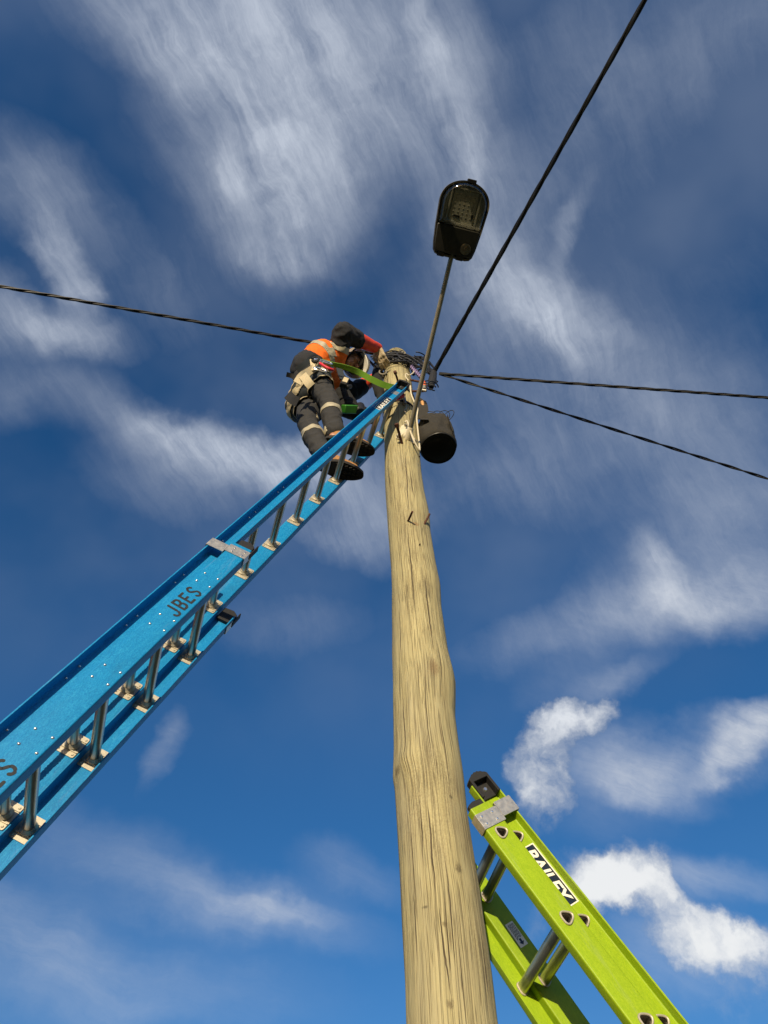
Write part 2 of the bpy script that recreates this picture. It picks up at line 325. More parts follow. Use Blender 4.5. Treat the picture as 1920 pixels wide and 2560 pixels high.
# ------------------------------------------------------------------ mesh helpers
ABS = {}
def root(name, mat=None, label=None, cat=None, group=None):
    o = bpy.data.objects.new(name, None); COL.objects.link(o); o.empty_display_size = .1
    mat = mat if mat is not None else Matrix.Identity(4)
    o.matrix_world = mat; ABS[o.name] = mat.copy(); tag(o, label, cat, group); return o
def tag(o, label=None, cat=None, group=None, kind=None):
    if label: o['label'] = label
    if cat: o['category'] = cat
    if group: o['group'] = group
    if kind: o['kind'] = kind
def T(v): return Matrix.Translation(v)
class MB:
    def __init__(s, X=None): s.v = []; s.f = []; s.mi = []; s.X = X
    def add(s, vs, fs, mi=0):
        b = len(s.v); s.v += [Vector(v) for v in vs]; s.f += [[b + i for i in f] for f in fs]; s.mi += [mi] * len(fs); return s
    def box(s, c, h, R=None, mi=0):
        c = Vector(c); vs = []
        for x in (-1, 1):
            for y in (-1, 1):
                for z in (-1, 1):
                    p = Vector((x * h[0], y * h[1], z * h[2])); vs.append(c + (R @ p if R else p))
        return s.add(vs, [(0, 1, 3, 2), (4, 6, 7, 5), (0, 4, 5, 1), (2, 3, 7, 6), (0, 2, 6, 4), (1, 5, 7, 3)], mi)
    def prism(s, poly, fn, a, b, mi=0, caps=True):         # fn(u, v, t) -> point
        n = len(poly)
        vs = [fn(u, v, a) for u, v in poly] + [fn(u, v, b) for u, v in poly]
        fs = [(i, (i + 1) % n, n + (i + 1) % n, n + i) for i in range(n)]
        if caps: fs += [tuple(range(n - 1, -1, -1)), tuple(range(n, 2 * n))]
        return s.add(vs, fs, mi)
    def tube(s, pts, r, seg=8, mi=0, cap=True, closed=False):
        pts = [Vector(p) for p in pts]; n = len(pts); rs = r if isinstance(r, (list, tuple)) else [r] * n
        vs = []; up = None
        for i, p in enumerate(pts):
            if closed: t = (pts[(i + 1) % n] - pts[i - 1]).normalized()
            else: t = (pts[min(i + 1, n - 1)] - pts[max(i - 1, 0)]).normalized()
            if up is None:
                up = t.orthogonal().normalized()
            up = (up - t * up.dot(t))
            up = up.normalized() if up.length > 1e-6 else t.orthogonal().normalized()
            b = t.cross(up)
            vs += [p + (up * math.cos(2 * math.pi * k / seg) + b * math.sin(2 * math.pi * k / seg)) * rs[i] for k in range(seg)]
        fs = []
        for i in range(n if closed else n - 1):
            j = (i + 1) % n
            for k in range(seg):
                l = (k + 1) % seg; fs.append((i * seg + k, i * seg + l, j * seg + l, j * seg + k))
        if cap and not closed: fs += [tuple(range(seg - 1, -1, -1)), tuple((n - 1) * seg + k for k in range(seg))]
        return s.add(vs, fs, mi)
    def capsule(s, a, ra, b, rb, seg=14, mi=0):
        a, b = Vector(a), Vector(b); t = (b - a); L = t.length
        t = t.normalized() if L > 1e-6 else Vector((0, 0, 1))
        pts, rs = [], []
        for k in range(5):
            an = math.pi / 2 * (k / 4); pts.append(a - t * ra * math.cos(an)); rs.append(max(ra * math.sin(an), 1e-4))
        for k in range(5):
            an = math.pi / 2 * (1 - k / 4); pts.append(b + t * rb * math.cos(an)); rs.append(max(rb * math.sin(an), 1e-4))
        u = t.orthogonal().normalized(); w_ = t.cross(u); vs = []
        for p, r in zip(pts, rs):
            vs += [p + (u * math.cos(2 * math.pi * k / seg) + w_ * math.sin(2 * math.pi * k / seg)) * r for k in range(seg)]
        fs = [(i * seg + k, i * seg + (k + 1) % seg, (i + 1) * seg + (k + 1) % seg, (i + 1) * seg + k) for i in range(9) for k in range(seg)]
        fs += [tuple(range(seg - 1, -1, -1)), tuple(9 * seg + k for k in range(seg))]
        return s.add(vs, fs, mi)
    def ell(s, c, R, h, seg=20, rings=12, mi=0):            # ellipsoid, R 3x3 axes as columns
        c = Vector(c); vs = []; fs = []
        for i in range(rings + 1):
            th = math.pi * i / rings
            for k in range(seg):
                ph = 2 * math.pi * k / seg
                st = max(math.sin(th), 1e-3)
                vs.append(c + R @ Vector((h[0] * st * math.cos(ph), h[1] * st * math.sin(ph), h[2] * math.cos(th))))
        for i in range(rings):
            for k in range(seg): fs.append((i * seg + k, (i + 1) * seg + k, (i + 1) * seg + (k + 1) % seg, i * seg + (k + 1) % seg))
        fs += [tuple(range(seg)), tuple(rings * seg + k for k in range(seg - 1, -1, -1))]
        return s.add(vs, fs, mi)
    def ribbon(s, pts, wdirs, width, th=.003, mi=0):
        pts = [Vector(p) for p in pts]; n = len(pts); vs = []
        for i, p in enumerate(pts):
            t = (pts[min(i + 1, n - 1)] - pts[max(i - 1, 0)]).normalized()
            wd = Vector(wdirs[i] if isinstance(wdirs, list) else wdirs); wd = (wd - t * wd.dot(t)).normalized(); nn = t.cross(wd)
            ww = width[min(i, len(width) - 1)] if isinstance(width, list) else width
            vs += [p + wd * ww / 2 + nn * th / 2, p - wd * ww / 2 + nn * th / 2, p - wd * ww / 2 - nn * th / 2, p + wd * ww / 2 - nn * th / 2]
        fs = [(i * 4 + k, i * 4 + (k + 1) % 4, i * 4 + 4 + (k + 1) % 4, i * 4 + 4 + k) for i in range(n - 1) for k in range(4)]
        fs += [(3, 2, 1, 0), tuple((n - 1) * 4 + k for k in range(4))]
        return s.add(vs, fs, mi)
    def build(s, name, mats, parent=None, local=False, smooth=True, bevel=0, ang=35):
        me = bpy.data.meshes.new(name)
        vs = s.v
        if parent is not None and not local:
            inv = ABS[parent.name].inverted(); vs = [inv @ v for v in vs]
        me.from_pydata([tuple(v) for v in vs], [], s.f)
        bm = bmesh.new(); bm.from_mesh(me)
        bm.faces.ensure_lookup_table()
        for f, k in zip(bm.faces, s.mi): f.material_index = k
        bmesh.ops.recalc_face_normals(bm, faces=bm.faces); bm.to_mesh(me); bm.free()
        return link(name, me, mats, parent, smooth, bevel, ang)
def link(name, me, mats, parent=None, smooth=True, bevel=0, ang=35):
    if not isinstance(mats, (list, tuple)): mats = [mats]
    me.materials.clear()
    for q in mats: me.materials.append(M[q])
    o = bpy.data.objects.new(name, me); COL.objects.link(o)
    if smooth:
        me.shade_smooth()
        me.set_sharp_from_angle(angle=rad(ang))
    if parent is not None: o.parent = parent; ABS[o.name] = ABS[parent.name].copy()
    else: ABS[o.name] = Matrix.Identity(4)
    if bevel:
        b = o.modifiers.new('bevel', 'BEVEL'); b.width = bevel; b.segments = 2; b.limit_method = 'ANGLE'; b.angle_limit = rad(40)
    return o
def join(o, mb, mi):
    me = o.data; bm = bmesh.new(); bm.from_mesh(me)
    vs = [bm.verts.new(v) for v in mb.v]; fs = []
    for f in mb.f:
        q = bm.faces.new([vs[i] for i in f]); q.material_index = mi; q.smooth = True; fs.append(q)
    bmesh.ops.recalc_face_normals(bm, faces=fs); bm.to_mesh(me); bm.free(); me.set_sharp_from_angle(angle=rad(35))
def fillet(poly, r, seg=4):
    res = []; n = len(poly)
    for i in range(n):
        p = Vector(poly[i]); a = Vector(poly[i - 1]); b = Vector(poly[(i + 1) % n]); q = r[i] if isinstance(r, list) else r
        if q <= 0: res.append((p.x, p.y)); continue
        u = (a - p).normalized(); v = (b - p).normalized(); an = u.angle(v); d = min(q / math.tan(an / 2), (a - p).length * .49, (b - p).length * .49)
        s0, s1 = p + u * d, p + v * d
        for k in range(seg + 1):
            t = k / seg; res.append(tuple((s0 * (1 - t) ** 2 + p * 2 * t * (1 - t) + s1 * t * t)))
    return res
def remesh(mb, voxel, smooth=6):
    me = bpy.data.meshes.new('tmp'); me.from_pydata([tuple(v) for v in mb.v], [], mb.f); o = bpy.data.objects.new('tmp', me); COL.objects.link(o)
    r = o.modifiers.new('r', 'REMESH'); r.mode = 'VOXEL'; r.voxel_size = voxel
    if smooth:
        k = o.modifiers.new('s', 'SMOOTH'); k.factor = .5; k.iterations = smooth
    dg = bpy.context.evaluated_depsgraph_get(); dg.update()
    res = bpy.data.meshes.new_from_object(o.evaluated_get(dg)); bpy.data.objects.remove(o); bpy.data.meshes.remove(me)
    return res
def to_mesh(o):
    dg = bpy.context.evaluated_depsgraph_get(); dg.update()
    return bpy.data.meshes.new_from_object(o.evaluated_get(dg))
def text_mesh(body, size, extrude=.0005, shear=0, offset=0):
    c = bpy.data.curves.new('t', 'FONT'); c.body = body; c.size = size; c.extrude = extrude; c.shear = shear; c.offset = offset
    c.align_x = 'CENTER'; c.align_y = 'CENTER'; c.resolution_u = 4
    o = bpy.data.objects.new('t', c); COL.objects.link(o); me = to_mesh(o); bpy.data.objects.remove(o); return me
def xf(me, X):
    me.transform(X); return me
def stroke_poly(pts, wd):
    pts = [Vector(p) for p in pts]; n = len(pts); L, R = [], []
    for i, p in enumerate(pts):
        t = (pts[min(i + 1, n - 1)] - pts[max(i - 1, 0)]).normalized(); nn = Vector((-t.y, t.x)); L.append(p + nn * wd / 2); R.append(p - nn * wd / 2)
    t1 = (pts[-1] - pts[-2]).normalized(); t0 = (pts[0] - pts[1]).normalized()
    def cap(p, t):
        nn = Vector((-t.y, t.x)); return [p + (nn * math.cos(a) + t * math.sin(a)) * wd / 2 for a in (math.pi * k / 5 for k in range(1, 5))]
    return [tuple(v) for v in L + cap(pts[-1], t1) + R[::-1] + cap(pts[0], t0)]

# ------------------------------------------------------------------ ground
b = MB(); b.add([(-900, -900, 0), (900, -900, 0), (900, 900, 0), (-900, 900, 0)], [(0, 1, 2, 3)])
go = b.build('ground', 'dry_grass', smooth=False); tag(go, kind='structure')

# ------------------------------------------------------------------ timber pole
PD = 2.23
EDGE = [(867, 968, 1013), (879, 964, 1015), (895, 963, 1018), (919, 961, 1023), (944, 959, 1027), (976, 957, 1031), (1025, 959, 1038), (1074, 960, 1044), (1139, 961, 1050), (1188, 962, 1054),
        (1240, 965, 1062), (1281, 968, 1072), (1300, 969, 1075), (1336, 971, 1077), (1417, 977, 1090), (1471, 979, 1101), (1525, 979, 1103), (1580, 980, 1111), (1634, 980, 1119), (1688, 982, 1133),
        (1715, 983, 1138), (1742, 983, 1138), (1797, 984, 1137), (1869, 985, 1147), (1925, 983, 1156), (1945, 982.5, 1159), (1972, 987, 1162), (2040, 991, 1169), (2109, 995, 1180), (2178, 999, 1191), (2247, 1002, 1202),
        (2315, 1005, 1211), (2384, 1009, 1222), (2453, 1013, 1231), (2556, 1016, 1243)]
prof = []
for y, xl, xr in EDGE:
    p = at((xl + xr) / 2, y, PD); d = (p - CAM).dot(CAMZ)
    sc = (p - CAM).length / math.hypot(p.x, PD)            # vertical pole: widths read across the sight line
    prof.append((p.z, p.x, (xr - xl) / 2 * d / F))
prof.sort()
z0, x0, r0 = prof[0]
prof = [(-.3, x0 + .004, r0 + .012), (z0 * .5, x0 + .002, r0 + .006)] + prof
PZ = np.array([p[0] for p in prof]); PXs = np.array([p[1] for p in prof]); PR = np.array([p[2] for p in prof])
ZTOP = at(990, 867, PD - .105).z
prof = [p for p in prof if p[0] < ZTOP] + [(ZTOP, prof[-1][1], prof[-1][2])]
PZ = np.array([p[0] for p in prof]); PXs = np.array([p[1] for p in prof]); PR = np.array([p[2] for p in prof])
def pole_c(z): return Vector((float(np.interp(z, PZ, PXs)), PD, z))
def pole_r(z): return float(np.interp(z, PZ, PR))
def on_pole(x, y, off=0.0):                                # point where a sight line meets the pole's surface
    d = ray(x, y); t = 1.9 / d.y
    for _ in range(800):
        p = CAM + d * t; c = pole_c(p.z)
        if math.hypot(p.x - c.x, p.y - c.y) <= pole_r(p.z) + off: break
        t += .001 / d.y
    return p
pole = root('utility_pole', T((x0, PD, 0)), 'weathered round timber utility pole with rusty step bolts', 'pole')
b = MB(); SEG = 120; zs = list(np.arange(-.3, ZTOP, .02)) + [ZTOP]
for z in zs:
    c = pole_c(z); r = pole_r(z)
    for k in range(SEG):
        a = 2 * math.pi * k / SEG; dx, dy = math.cos(a), math.sin(a)
        n = noise.noise(Vector((dx * 1.2, dy * 1.2, z * 1.1))) * .004 + noise.noise(Vector((dx * 9, dy * 9, z * .7))) * .0016 + noise.noise(Vector((dx * 22, dy * 22, z * 1.6))) * .0009
        for (ka, kz, h) in ((-2.25, at(985, 1945, PD).z, .014), (-1.3, at(1080, 1660, PD - .1).z, .004), (-1.2, at(1100, 2120, PD - .1).z, .004)):
            da = (a - ka + math.pi) % (2 * math.pi) - math.pi
            n += h * math.exp(-(da / .35) ** 2 - ((z - kz) / .05) ** 2)
        b.v.append(c + Vector((dx * (r + n), dy * (r + n), 0)))
for i in range(len(zs) - 1):
    for k in range(SEG): b.f.append([i * SEG + k, i * SEG + (k + 1) % SEG, (i + 1) * SEG + (k + 1) % SEG, (i + 1) * SEG + k]); b.mi.append(0)
b.f.append([(len(zs) - 1) * SEG + k for k in range(SEG)]); b.mi.append(1)
b.build('shaft', ['weathered_timber', 'end_grain'], pole, ang=60)
def knot(x, y, r, mat='rust'):
    p = on_pole(x, y); n = (p - pole_c(p.z)); n.z = 0; n.normalize()
    return p, n
pb_ = Vector((x0, PD, 0)); bcol = WOOD_BASE
for (x_, y_, r_, el_, c_) in ((1146, 2172, .017, 1.5, (.06, .04, .02)), (1128, 1993, .010, 1.2, (.012, .008, .005)), (1085, 1668, .035, 1.9, (.16, .095, .045)), (996, 1928, .035, .7, (.10, .065, .03)), (1048, 1364, .008, 1.4, (.02, .012, .008)), (1112, 2310, .012, 1.0, (.10, .07, .03)), (1126, 2510, .014, 1.2, (.09, .06, .03)), (1062, 2268, .014, .5, (.05, .035, .02)), (1040, 1310, .03, .8, (.26, .13, .05))):
    bcol = w.mixc(knot_mask(on_pole(x_, y_) - pb_, r_, el_), bcol, c_)
def crack(p0, p1, wid, amp=.05):                                # one long drying check between two spots on the surface
    global bcol
    q0, q1 = on_pole(*p0) - pb_, on_pole(*p1) - pb_
    a0, a1 = math.atan2(q0.y, q0.x), math.atan2(q1.y, q1.x)
    t = wm('MULTIPLY', wm('SUBTRACT', sx.outputs[2], q0.z), 1 / (q1.z - q0.z))
    wb = w.noise(5.0, (.3, .3, 1), 4, .6)
    d = wm('SUBTRACT', wm('ADD', wm('SUBTRACT', ang, a0), wm('MULTIPLY', t, a0 - a1)), wm('MULTIPLY', wm('SUBTRACT', wb, .5), amp * 3))
    d = wm('ABSOLUTE', d, 0)
    taper = wm('MULTIPLY', wm('MULTIPLY', t, wm('SUBTRACT', 1.0, t)), 4 * wid)
    k = wm('SUBTRACT', wm('ADD', taper, wm('MULTIPLY', wm('SUBTRACT', g1, .5), wid * 1.2)), d)
    bcol = w.mixc(w.ramp(wm('MULTIPLY', k, 1 / wid), [(.0, (0, 0, 0)), (.35, (.92, .92, .92))]), bcol, (.05, .033, .018))
mz = w.n('ShaderNodeMapRange'); w.l(sx.outputs[2], mz.inputs[0]); mz.inputs[1].default_value = at(990, 960, PD).z; mz.inputs[2].default_value = at(990, 880, PD).z   # mossy, weather-blackened top
moss = w.noise(7, (1, 1, .5), 6, .65)
bcol = w.mixc(wm('MULTIPLY', mz.outputs[0], w.ramp(moss, [(.32, (.25, .25, .25)), (.6, (.85, .85, .85))])), bcol, (.17, .145, .05))
for c_ in (((1068, 2005), (1092, 2250), .030), ((1094, 2250), (1128, 2500), .026), ((1017, 1310), (1041, 1550), .030), ((1063, 1430), (1086, 1640), .034), ((1004, 1700), (1024, 1960), .026), ((1045, 1960), (1062, 2200), .020),
           ((1012, 1120), (1022, 1290), .030), ((1112, 2130), (1140, 2420), .018), ((1030, 2200), (1046, 2430), .018), ((1060, 1690), (1078, 1900), .018), ((996, 1500), (1006, 1690), .022), ((1100, 1780), (1122, 1960), .016)): crack(*c_)
# cross-grain scar above the swelling
w.color(bcol)
# step bolts
def bolt(base, head, L, r, headr):
    p = on_pole(*base); d1 = ray(*head)
    # head at distance L from the base, on its own sight line, towards the viewer
    best = None
    for t in np.linspace(.5, 8, 6000):
        q = CAM + d1 * float(t); e = abs((q - p).length - L)
        if best is None or e < best[0]: best = (e, q) if q.y < p.y + .01 else best or (9, q)
    q = best[1]; t = (q - p).normalized()
    b = MB(); b.tube([p - t * .05, q], r, 12)
    if headr: b.tube([q - t * .012, q, q + t * .010, q + t * .012], [headr, headr, headr, headr * .7], 12)
    b.build('step_bolt', 'rust', pole)
bolt((1005, 1109), (992, 1063), .13, .0095, .0165)
bolt((997, 960), (988, 931), .12, .0085, .0135)
bolt((1020, 1303), (1031, 1279), .085, .006, 0)
bolt((1062, 1308), (1074, 1285), .085, .006, 0)
# old nail and peg stubs
for (x, y, r) in ((1049, 1363, .004), (1047, 1142, .005)):
    p, n = knot(x, y, r); b = MB(); b.tube([p - n * .01, p + n * .006, p + n * .011], [r, r, r * .6], 8); b.build('nail', 'rust', pole)

# ------------------------------------------------------------------ extension ladders
def ladder(rt, sg, P):
    """local frame: x across the rails, y up the ladder, z away from the pole side. sg = sign of the side facing the camera"""
    mat = P['mat']
    def rail(name, side, Wd, h0, h1, dirn, fl, y0, y1, rivets=None, holes=None):
        # C channel: web on |x| = Wd/2, flanges run inward (dirn -1) or outward (+1)
        th = .0055; x_ = Wd / 2
        if dirn < 0: poly = [(x_, h0), (x_, h1), (x_ - fl, h1), (x_ - fl, h1 - th), (x_ - th, h1 - th), (x_ - th, h0 + th), (x_ - fl, h0 + th), (x_ - fl, h0)]
        else: poly = [(x_ - th, h0), (x_ - th, h1), (x_ + fl, h1), (x_ + fl, h1 - th), (x_, h1 - th), (x_, h0 + th), (x_ + fl, h0 + th), (x_ + fl, h0)]
        rr = [.006, .006, .001, .001, .004, .004, .001, .001]
        poly = fillet(poly, rr, 4); poly = [(u * side, v) for u, v in poly]
        b = MB(); b.prism(poly, lambda u, v, t: (u, t, v), y0, y1)
        o = b.build(name, [mat, 'rivet_metal'], rt, True)
        if holes:
            cb = MB()
            for yy, zz in holes: cb.prism(P['rung_profile'](1.0), lambda u, v, t: (t, yy + u, zz + v), side * (x_ - .03), side * (x_ + .03))
            c = cb.build('cutter', [mat], rt, True); md = o.modifiers.new('cut', 'BOOLEAN'); md.object = c; md.solver = 'EXACT'
            me = to_mesh(o); o.modifiers.clear(); old = o.data; o.data = me; bpy.data.objects.remove(c)
            me.materials.clear(); me.materials.append(M[mat]); me.materials.append(M['rivet_metal'])
            me.shade_smooth(); me.set_sharp_from_angle(angle=rad(35))
        if rivets:
            b = MB()
            for (yy, zz) in rivets:
                r = .0048; xs = side * (x_ + (0.0 if dirn < 0 else 0.0))
                b.tube([(xs - side * .001, yy, zz), (xs + side * .0012, yy, zz), (xs + side * .0032, yy, zz), (xs + side * .0038, yy, zz)], [r, r, r * .6, r * .2], 10)
            join(o, b, 1)
        return o
    Wb, Wf, off, hf = P['Wb'], P['Wf'], P['off'], P['hf']; hb = .0435; hw = P.get('hw', .041)
    base_r = [k * .305 for k in range(P['b0'], P['b1'] + 1)]; fly_r = [k * .305 + off for k in range(P['f0'], P['f1'] + 1)]
    flb, flf = P['flb'], P['flf']
    rv = (lambda ys, zc: [(y + a, zc + c) for y in ys for a in (-.031, .031) for c in (-.029, .029)]) if P['brackets'] else (lambda ys, zc: None)
    hl = (lambda ys, zc: [(y, zc) for y in ys]) if not P['brackets'] else (lambda ys, zc: None)
    R = {}
    for side in (1, -1):
        R['b', side] = rail('base_rail', side, Wb, -hb, hb - .002, -1, flb, P['by'][0], P['by'][1], rv(base_r, 0), hl(base_r, 0))
        R['f', side] = rail('fly_rail', side, Wf, hf - hw, hf + hw, 1, flf, P['fy'][0], P['fy'][1], rv(fly_r, hf), hl(fly_r, hf))
    # rungs, each with its two end plates or flared ends
    def rung(yy, zz, Wd, kind):
        b = MB(); x_ = Wd / 2
        if P['brackets']:
            prf = []
            for k in range(32):
                a = 2 * math.pi * k / 32; r = .0178 + (.0007 if k % 2 else 0)
                prf.append((r * math.cos(a), r * math.sin(a)))
            b.prism(prf, lambda u, v, t: (t, yy + u, zz + v), -x_ + .006, x_ - .006)
            o = b.build('rung', 'rung_aluminium', rt, True)
            for s in (1, -1):
                b = MB(); pl = fillet([(-.046, -.036), (.046, -.036), (.046, .036), (-.046, .036)], .008, 3)
                b.prism(pl, lambda u, v, t: (t, yy + u, zz + v), s * (x_ - .0062), s * (x_ - .0092))
                for q in (-1, 1): b.box((s * (x_ - .011), yy + q * .024, zz), (.0022, .0016, .034))
                b.tube([(s * (x_ - .0093), yy, zz), (s * (x_ - .016), yy, zz), (s * (x_ - .020), yy, zz), (s * (x_ - .026), yy, zz)], [.027, .027, .0225, .0195], 24)
                for q in (-1, 1):
                    for w_ in (-1, 1): b.tube([(s * (x_ - .009), yy + q * .035, zz + w_ * .027), (s * (x_ - .012), yy + q * .035, zz + w_ * .027)], [.005, .003], 8)
                b.build('rung_plate', 'cast_plate', o, True)
        else:
            outer = P['rung_profile'](1.0); inner = P['rung_profile'](.88)
            n = len(outer); x1 = x_ + .001
            vs = [(x, yy + u, zz + v) for prf in (outer, inner) for x in (-x1, x1) for u, v in prf]
            fs = []
            for k in range(n):
                l = (k + 1) % n
                fs += [(k, l, n + l, n + k), (2 * n + k, 3 * n + k, 3 * n + l, 2 * n + l), (k, 2 * n + k, 2 * n + l, l), (n + k, n + l, 3 * n + l, 3 * n + k)]
            b.add(vs, fs); o = b.build('rung', 'rung_aluminium', rt, True)
            for s in (1, -1):
                for xx in (s * (x_ + .0022), s * (x_ - .0078)):   # flared lip outside, swaged collar inside
                    b = MB(); prf = P['rung_profile'](1.06)
                    b.tube([(xx, yy + u, zz + v) for u, v in prf], .0034, 8, closed=True); b.build('rung_lip', 'cast_plate', o, True)
    for y in base_r: rung(y, 0, Wb, 'b')
    for y in fly_r: rung(y, hf, Wf, 'f')
    # guide brackets where the base ends
    by = P['by'][1]; gy = P['gy']
    for side in (1, -1):
        x_ = Wb / 2; b = MB()
        b.prism(fillet([(gy - .028, -hb - .001), (gy + .028, -hb - .001), (gy + .028, .046), (gy - .028, .046)], .002, 2), lambda u, v, t: (side * t, u, v), x_ + .0005, x_ + .0035)
        b.box((side * (x_ - .016), gy, -hb - .0022), (.019, .028, .0017))
        b.prism(fillet([(gy - .028 + P['gs'], .0465), (gy + .028 + P['gs'], .0465), (gy + .028 + P['gs'], hf + hw + .006), (gy - .028 + P['gs'], hf + hw + .006)], .002, 2), lambda u, v, t: (side * t, u, v), x_ + .0012, x_ + .0042)
        b.box((side * (x_ - .012), gy + P['gs'], hf + hw + .0045), (.0145, .028, .0016))
        b.box((side * (x_ - .019), gy + P['gs'], .0475), (.0205, .028, .0012))
        g_ = b.build('guide_bracket', ['aluminium', 'rivet_metal'], rt, True)
        b = MB()
        for a_ in (-.014, .014):
            for c_ in (-.028, .018): b.tube([(side * (x_ + .003), gy + a_, c_), (side * (x_ + .0055), gy + a_, c_), (side * (x_ + .0062), gy + a_, c_)], [.005, .004, .001], 8)
        join(g_, b, 1)
    # end caps
    def cap(side, x0_, x1_, h0, h1, y0, y1, openf):
        b = MB(); lo, hi_ = min(x0_, x1_), max(x0_, x1_)
        # moulded block with a pocket: back wall, two cheeks, ribbed crown
        b.box((side * (lo + .004), (y0 + y1) / 2, (h0 + h1) / 2), (.004, (y1 - y0) / 2, (h1 - h0) / 2))
        b.box((side * (lo + hi_) / 2 + side * .004, (y0 + y1) / 2, h0 + .005), ((hi_ - lo) / 2 - .0042, (y1 - y0) / 2, .005))
        b.box((side * (lo + hi_) / 2 + side * .004, (y0 + y1) / 2, h1 - .005), ((hi_ - lo) / 2 - .0042, (y1 - y0) / 2, .005))
        prf = [(h0, y1 - .012)]
        for k in range(13):
            t = k / 12; prf.append((h0 + (h1 - h0) * t, y1 + .018 * math.sin(math.pi * t) + (.0025 if k % 2 else 0)))
        prf.append((h1, y1 - .012))
        b.prism(prf, lambda u, v, t: (side * t, v, u), lo, hi_)
        o = b.build('end_cap', 'black_rubber', rt, True, bevel=.0012)
        b = MB(); xx = side * (lo + .008); b.tube([(xx, y0 + (y1 - y0) * .45, (h0 + h1) / 2 + .008), (xx + side * .004, y0 + (y1 - y0) * .45, (h0 + h1) / 2 + .008)], [.008, .006], 12)
        b.build('cap_bolt', 'rivet_metal', o, True)
    for side in (1, -1):
        cap(side, Wf / 2 + .0006, Wf / 2 + flf + .006, hf - hw + (-.004 if P['brackets'] else .006), hf + hw + (.004 if P['brackets'] else -.004), P['fy'][1] - .055, P['fy'][1] + .02, 1)
        b = MB(); x_ = Wb / 2                                # the base's cap: shoe over the web end, lip below
        k_ = 1.0 if P['brackets'] else .45
        pl = fillet([(-hb + .006, by - .03), (-hb + .004, by + .036 * k_), (-hb + .03, by + .055 * k_), (hb - .012, by + .05 * k_), (hb - .012, by - .03)], .008, 3)
        b.prism(pl, lambda u, v, t: (side * t, v, u), x_ - .024, x_ - .007)
        if P['brackets']: b.box((side * (x_ - .016), by + .012, -hb - .004), (.014, .04, .003))
        b.build('end_cap', 'black_rubber', rt, True, bevel=.002)
        b = MB()
        b.box((side * Wb / 2 - side * .015, P['by'][0] - .03, 0), (.022, .04, .05)); b.box((side * Wb / 2 - side * .015, P['by'][0] - .085, -.004), (.028, .018, .065))
        b.build('foot', 'black_rubber', rt, True, bevel=.005)
    return R

def frame_m(o, x, y, z):
    m = Matrix((x, y, z)).transposed().to_4x4(); m.translation = o; return m
def sticker(rail, side, x, y0, y1, h0, h1, flip=1):
    """white-edged navy plate with the maker's lettering; runs up the ladder"""
    b = MB(); sk = .008
    def quad(d): return [(y0 + d + sk * flip * 0, h0 + d), (y1 - d, h0 + d), (y1 - d, h1 - d), (y0 + d, h1 - d)]
    b.prism(quad(0), lambda u, v, t: (side * t, u, v), x + .0004, x + .0009)
    s_ = b.build('sticker', 'sticker_white', rail, True, smooth=False)
    b = MB(); b.prism(quad(.004), lambda u, v, t: (side * t, u, v), x + .0012, x + .0016); b.build('sticker_field', 'sticker_navy', s_, True, smooth=False) if False else None
    return s_

# --- blue ladder
BO = Vector((-1.0652215, 1.7401483, 2.8752259)); BA = Vector((.3251326, .1136185, .9388182)); BW = Vector((.3298903, -.9440193, 0)); BN = Vector((-.8862625, -.3097070, .3444131))
BX = frame_m(BO, BW, BA, BN)
def on_blue(x, y, w):
    d = ray(x, y); t = ((BO - CAM).dot(BW) + w) / d.dot(BW); return CAM + d * t
# empties stand at the foot of each ladder: shift the frame down to the ground
bs = -BO.z / BA.z
blue = root('extension_ladder', BX, 'blue fibreglass extension ladder, extended and leaning from the left, worker standing on it', 'ladder')
PB = dict(mat='blue_fibreglass', Wb=.4196, Wf=.3382, off=-.0168, hf=.0783, b0=-9, b1=3, f0=-1, f1=12, flb=.046, flf=.040, brackets=True,
          by=(bs + .12, 1.205), fy=(-.55, 3.86), gy=1.155, gs=-.016)
RB = ladder(blue, 1, PB)
# green ladder
ga, gt = .2446, -.5457
GW = Vector((-math.sin(ga), math.cos(ga), 0)); GA = Vector((math.cos(ga) * math.sin(gt), math.sin(ga) * math.sin(gt), math.cos(gt))); GN = GW.cross(GA)
GO = Vector((.286, 2.317, 2.917)); GX = frame_m(GO, GW, GA, GN)
def tri(s):
    up = Vector((GA.z, GN.z)).normalized(); rt_ = Vector((up.y, -up.x)); r = .0245 * s
    pts = [rt_ * (-r * 1.12) + up * r * .62, rt_ * (r * 1.12) + up * r * .62, up * (-r * 1.2)]
    return fillet([(p.x, p.y) for p in pts], .0145 * s, 6)
gs_ = -GO.z / GA.z
green = root('extension_ladder', GX, 'lime green fibreglass ladder, closed up, leaning on the pole from the lower right', 'ladder')
PG = dict(mat='green_fibreglass', Wb=.429, Wf=.361, off=-.022, hf=.0655, hw=.0455, b0=-10, b1=0, f0=-9, f1=0, flb=.034, flf=.030, brackets=False,
          by=(gs_ + .12, .112), fy=(gs_ + .35, .185), gy=.058, gs=.012, rung_profile=tri)
RG = ladder(green, -1, PG)

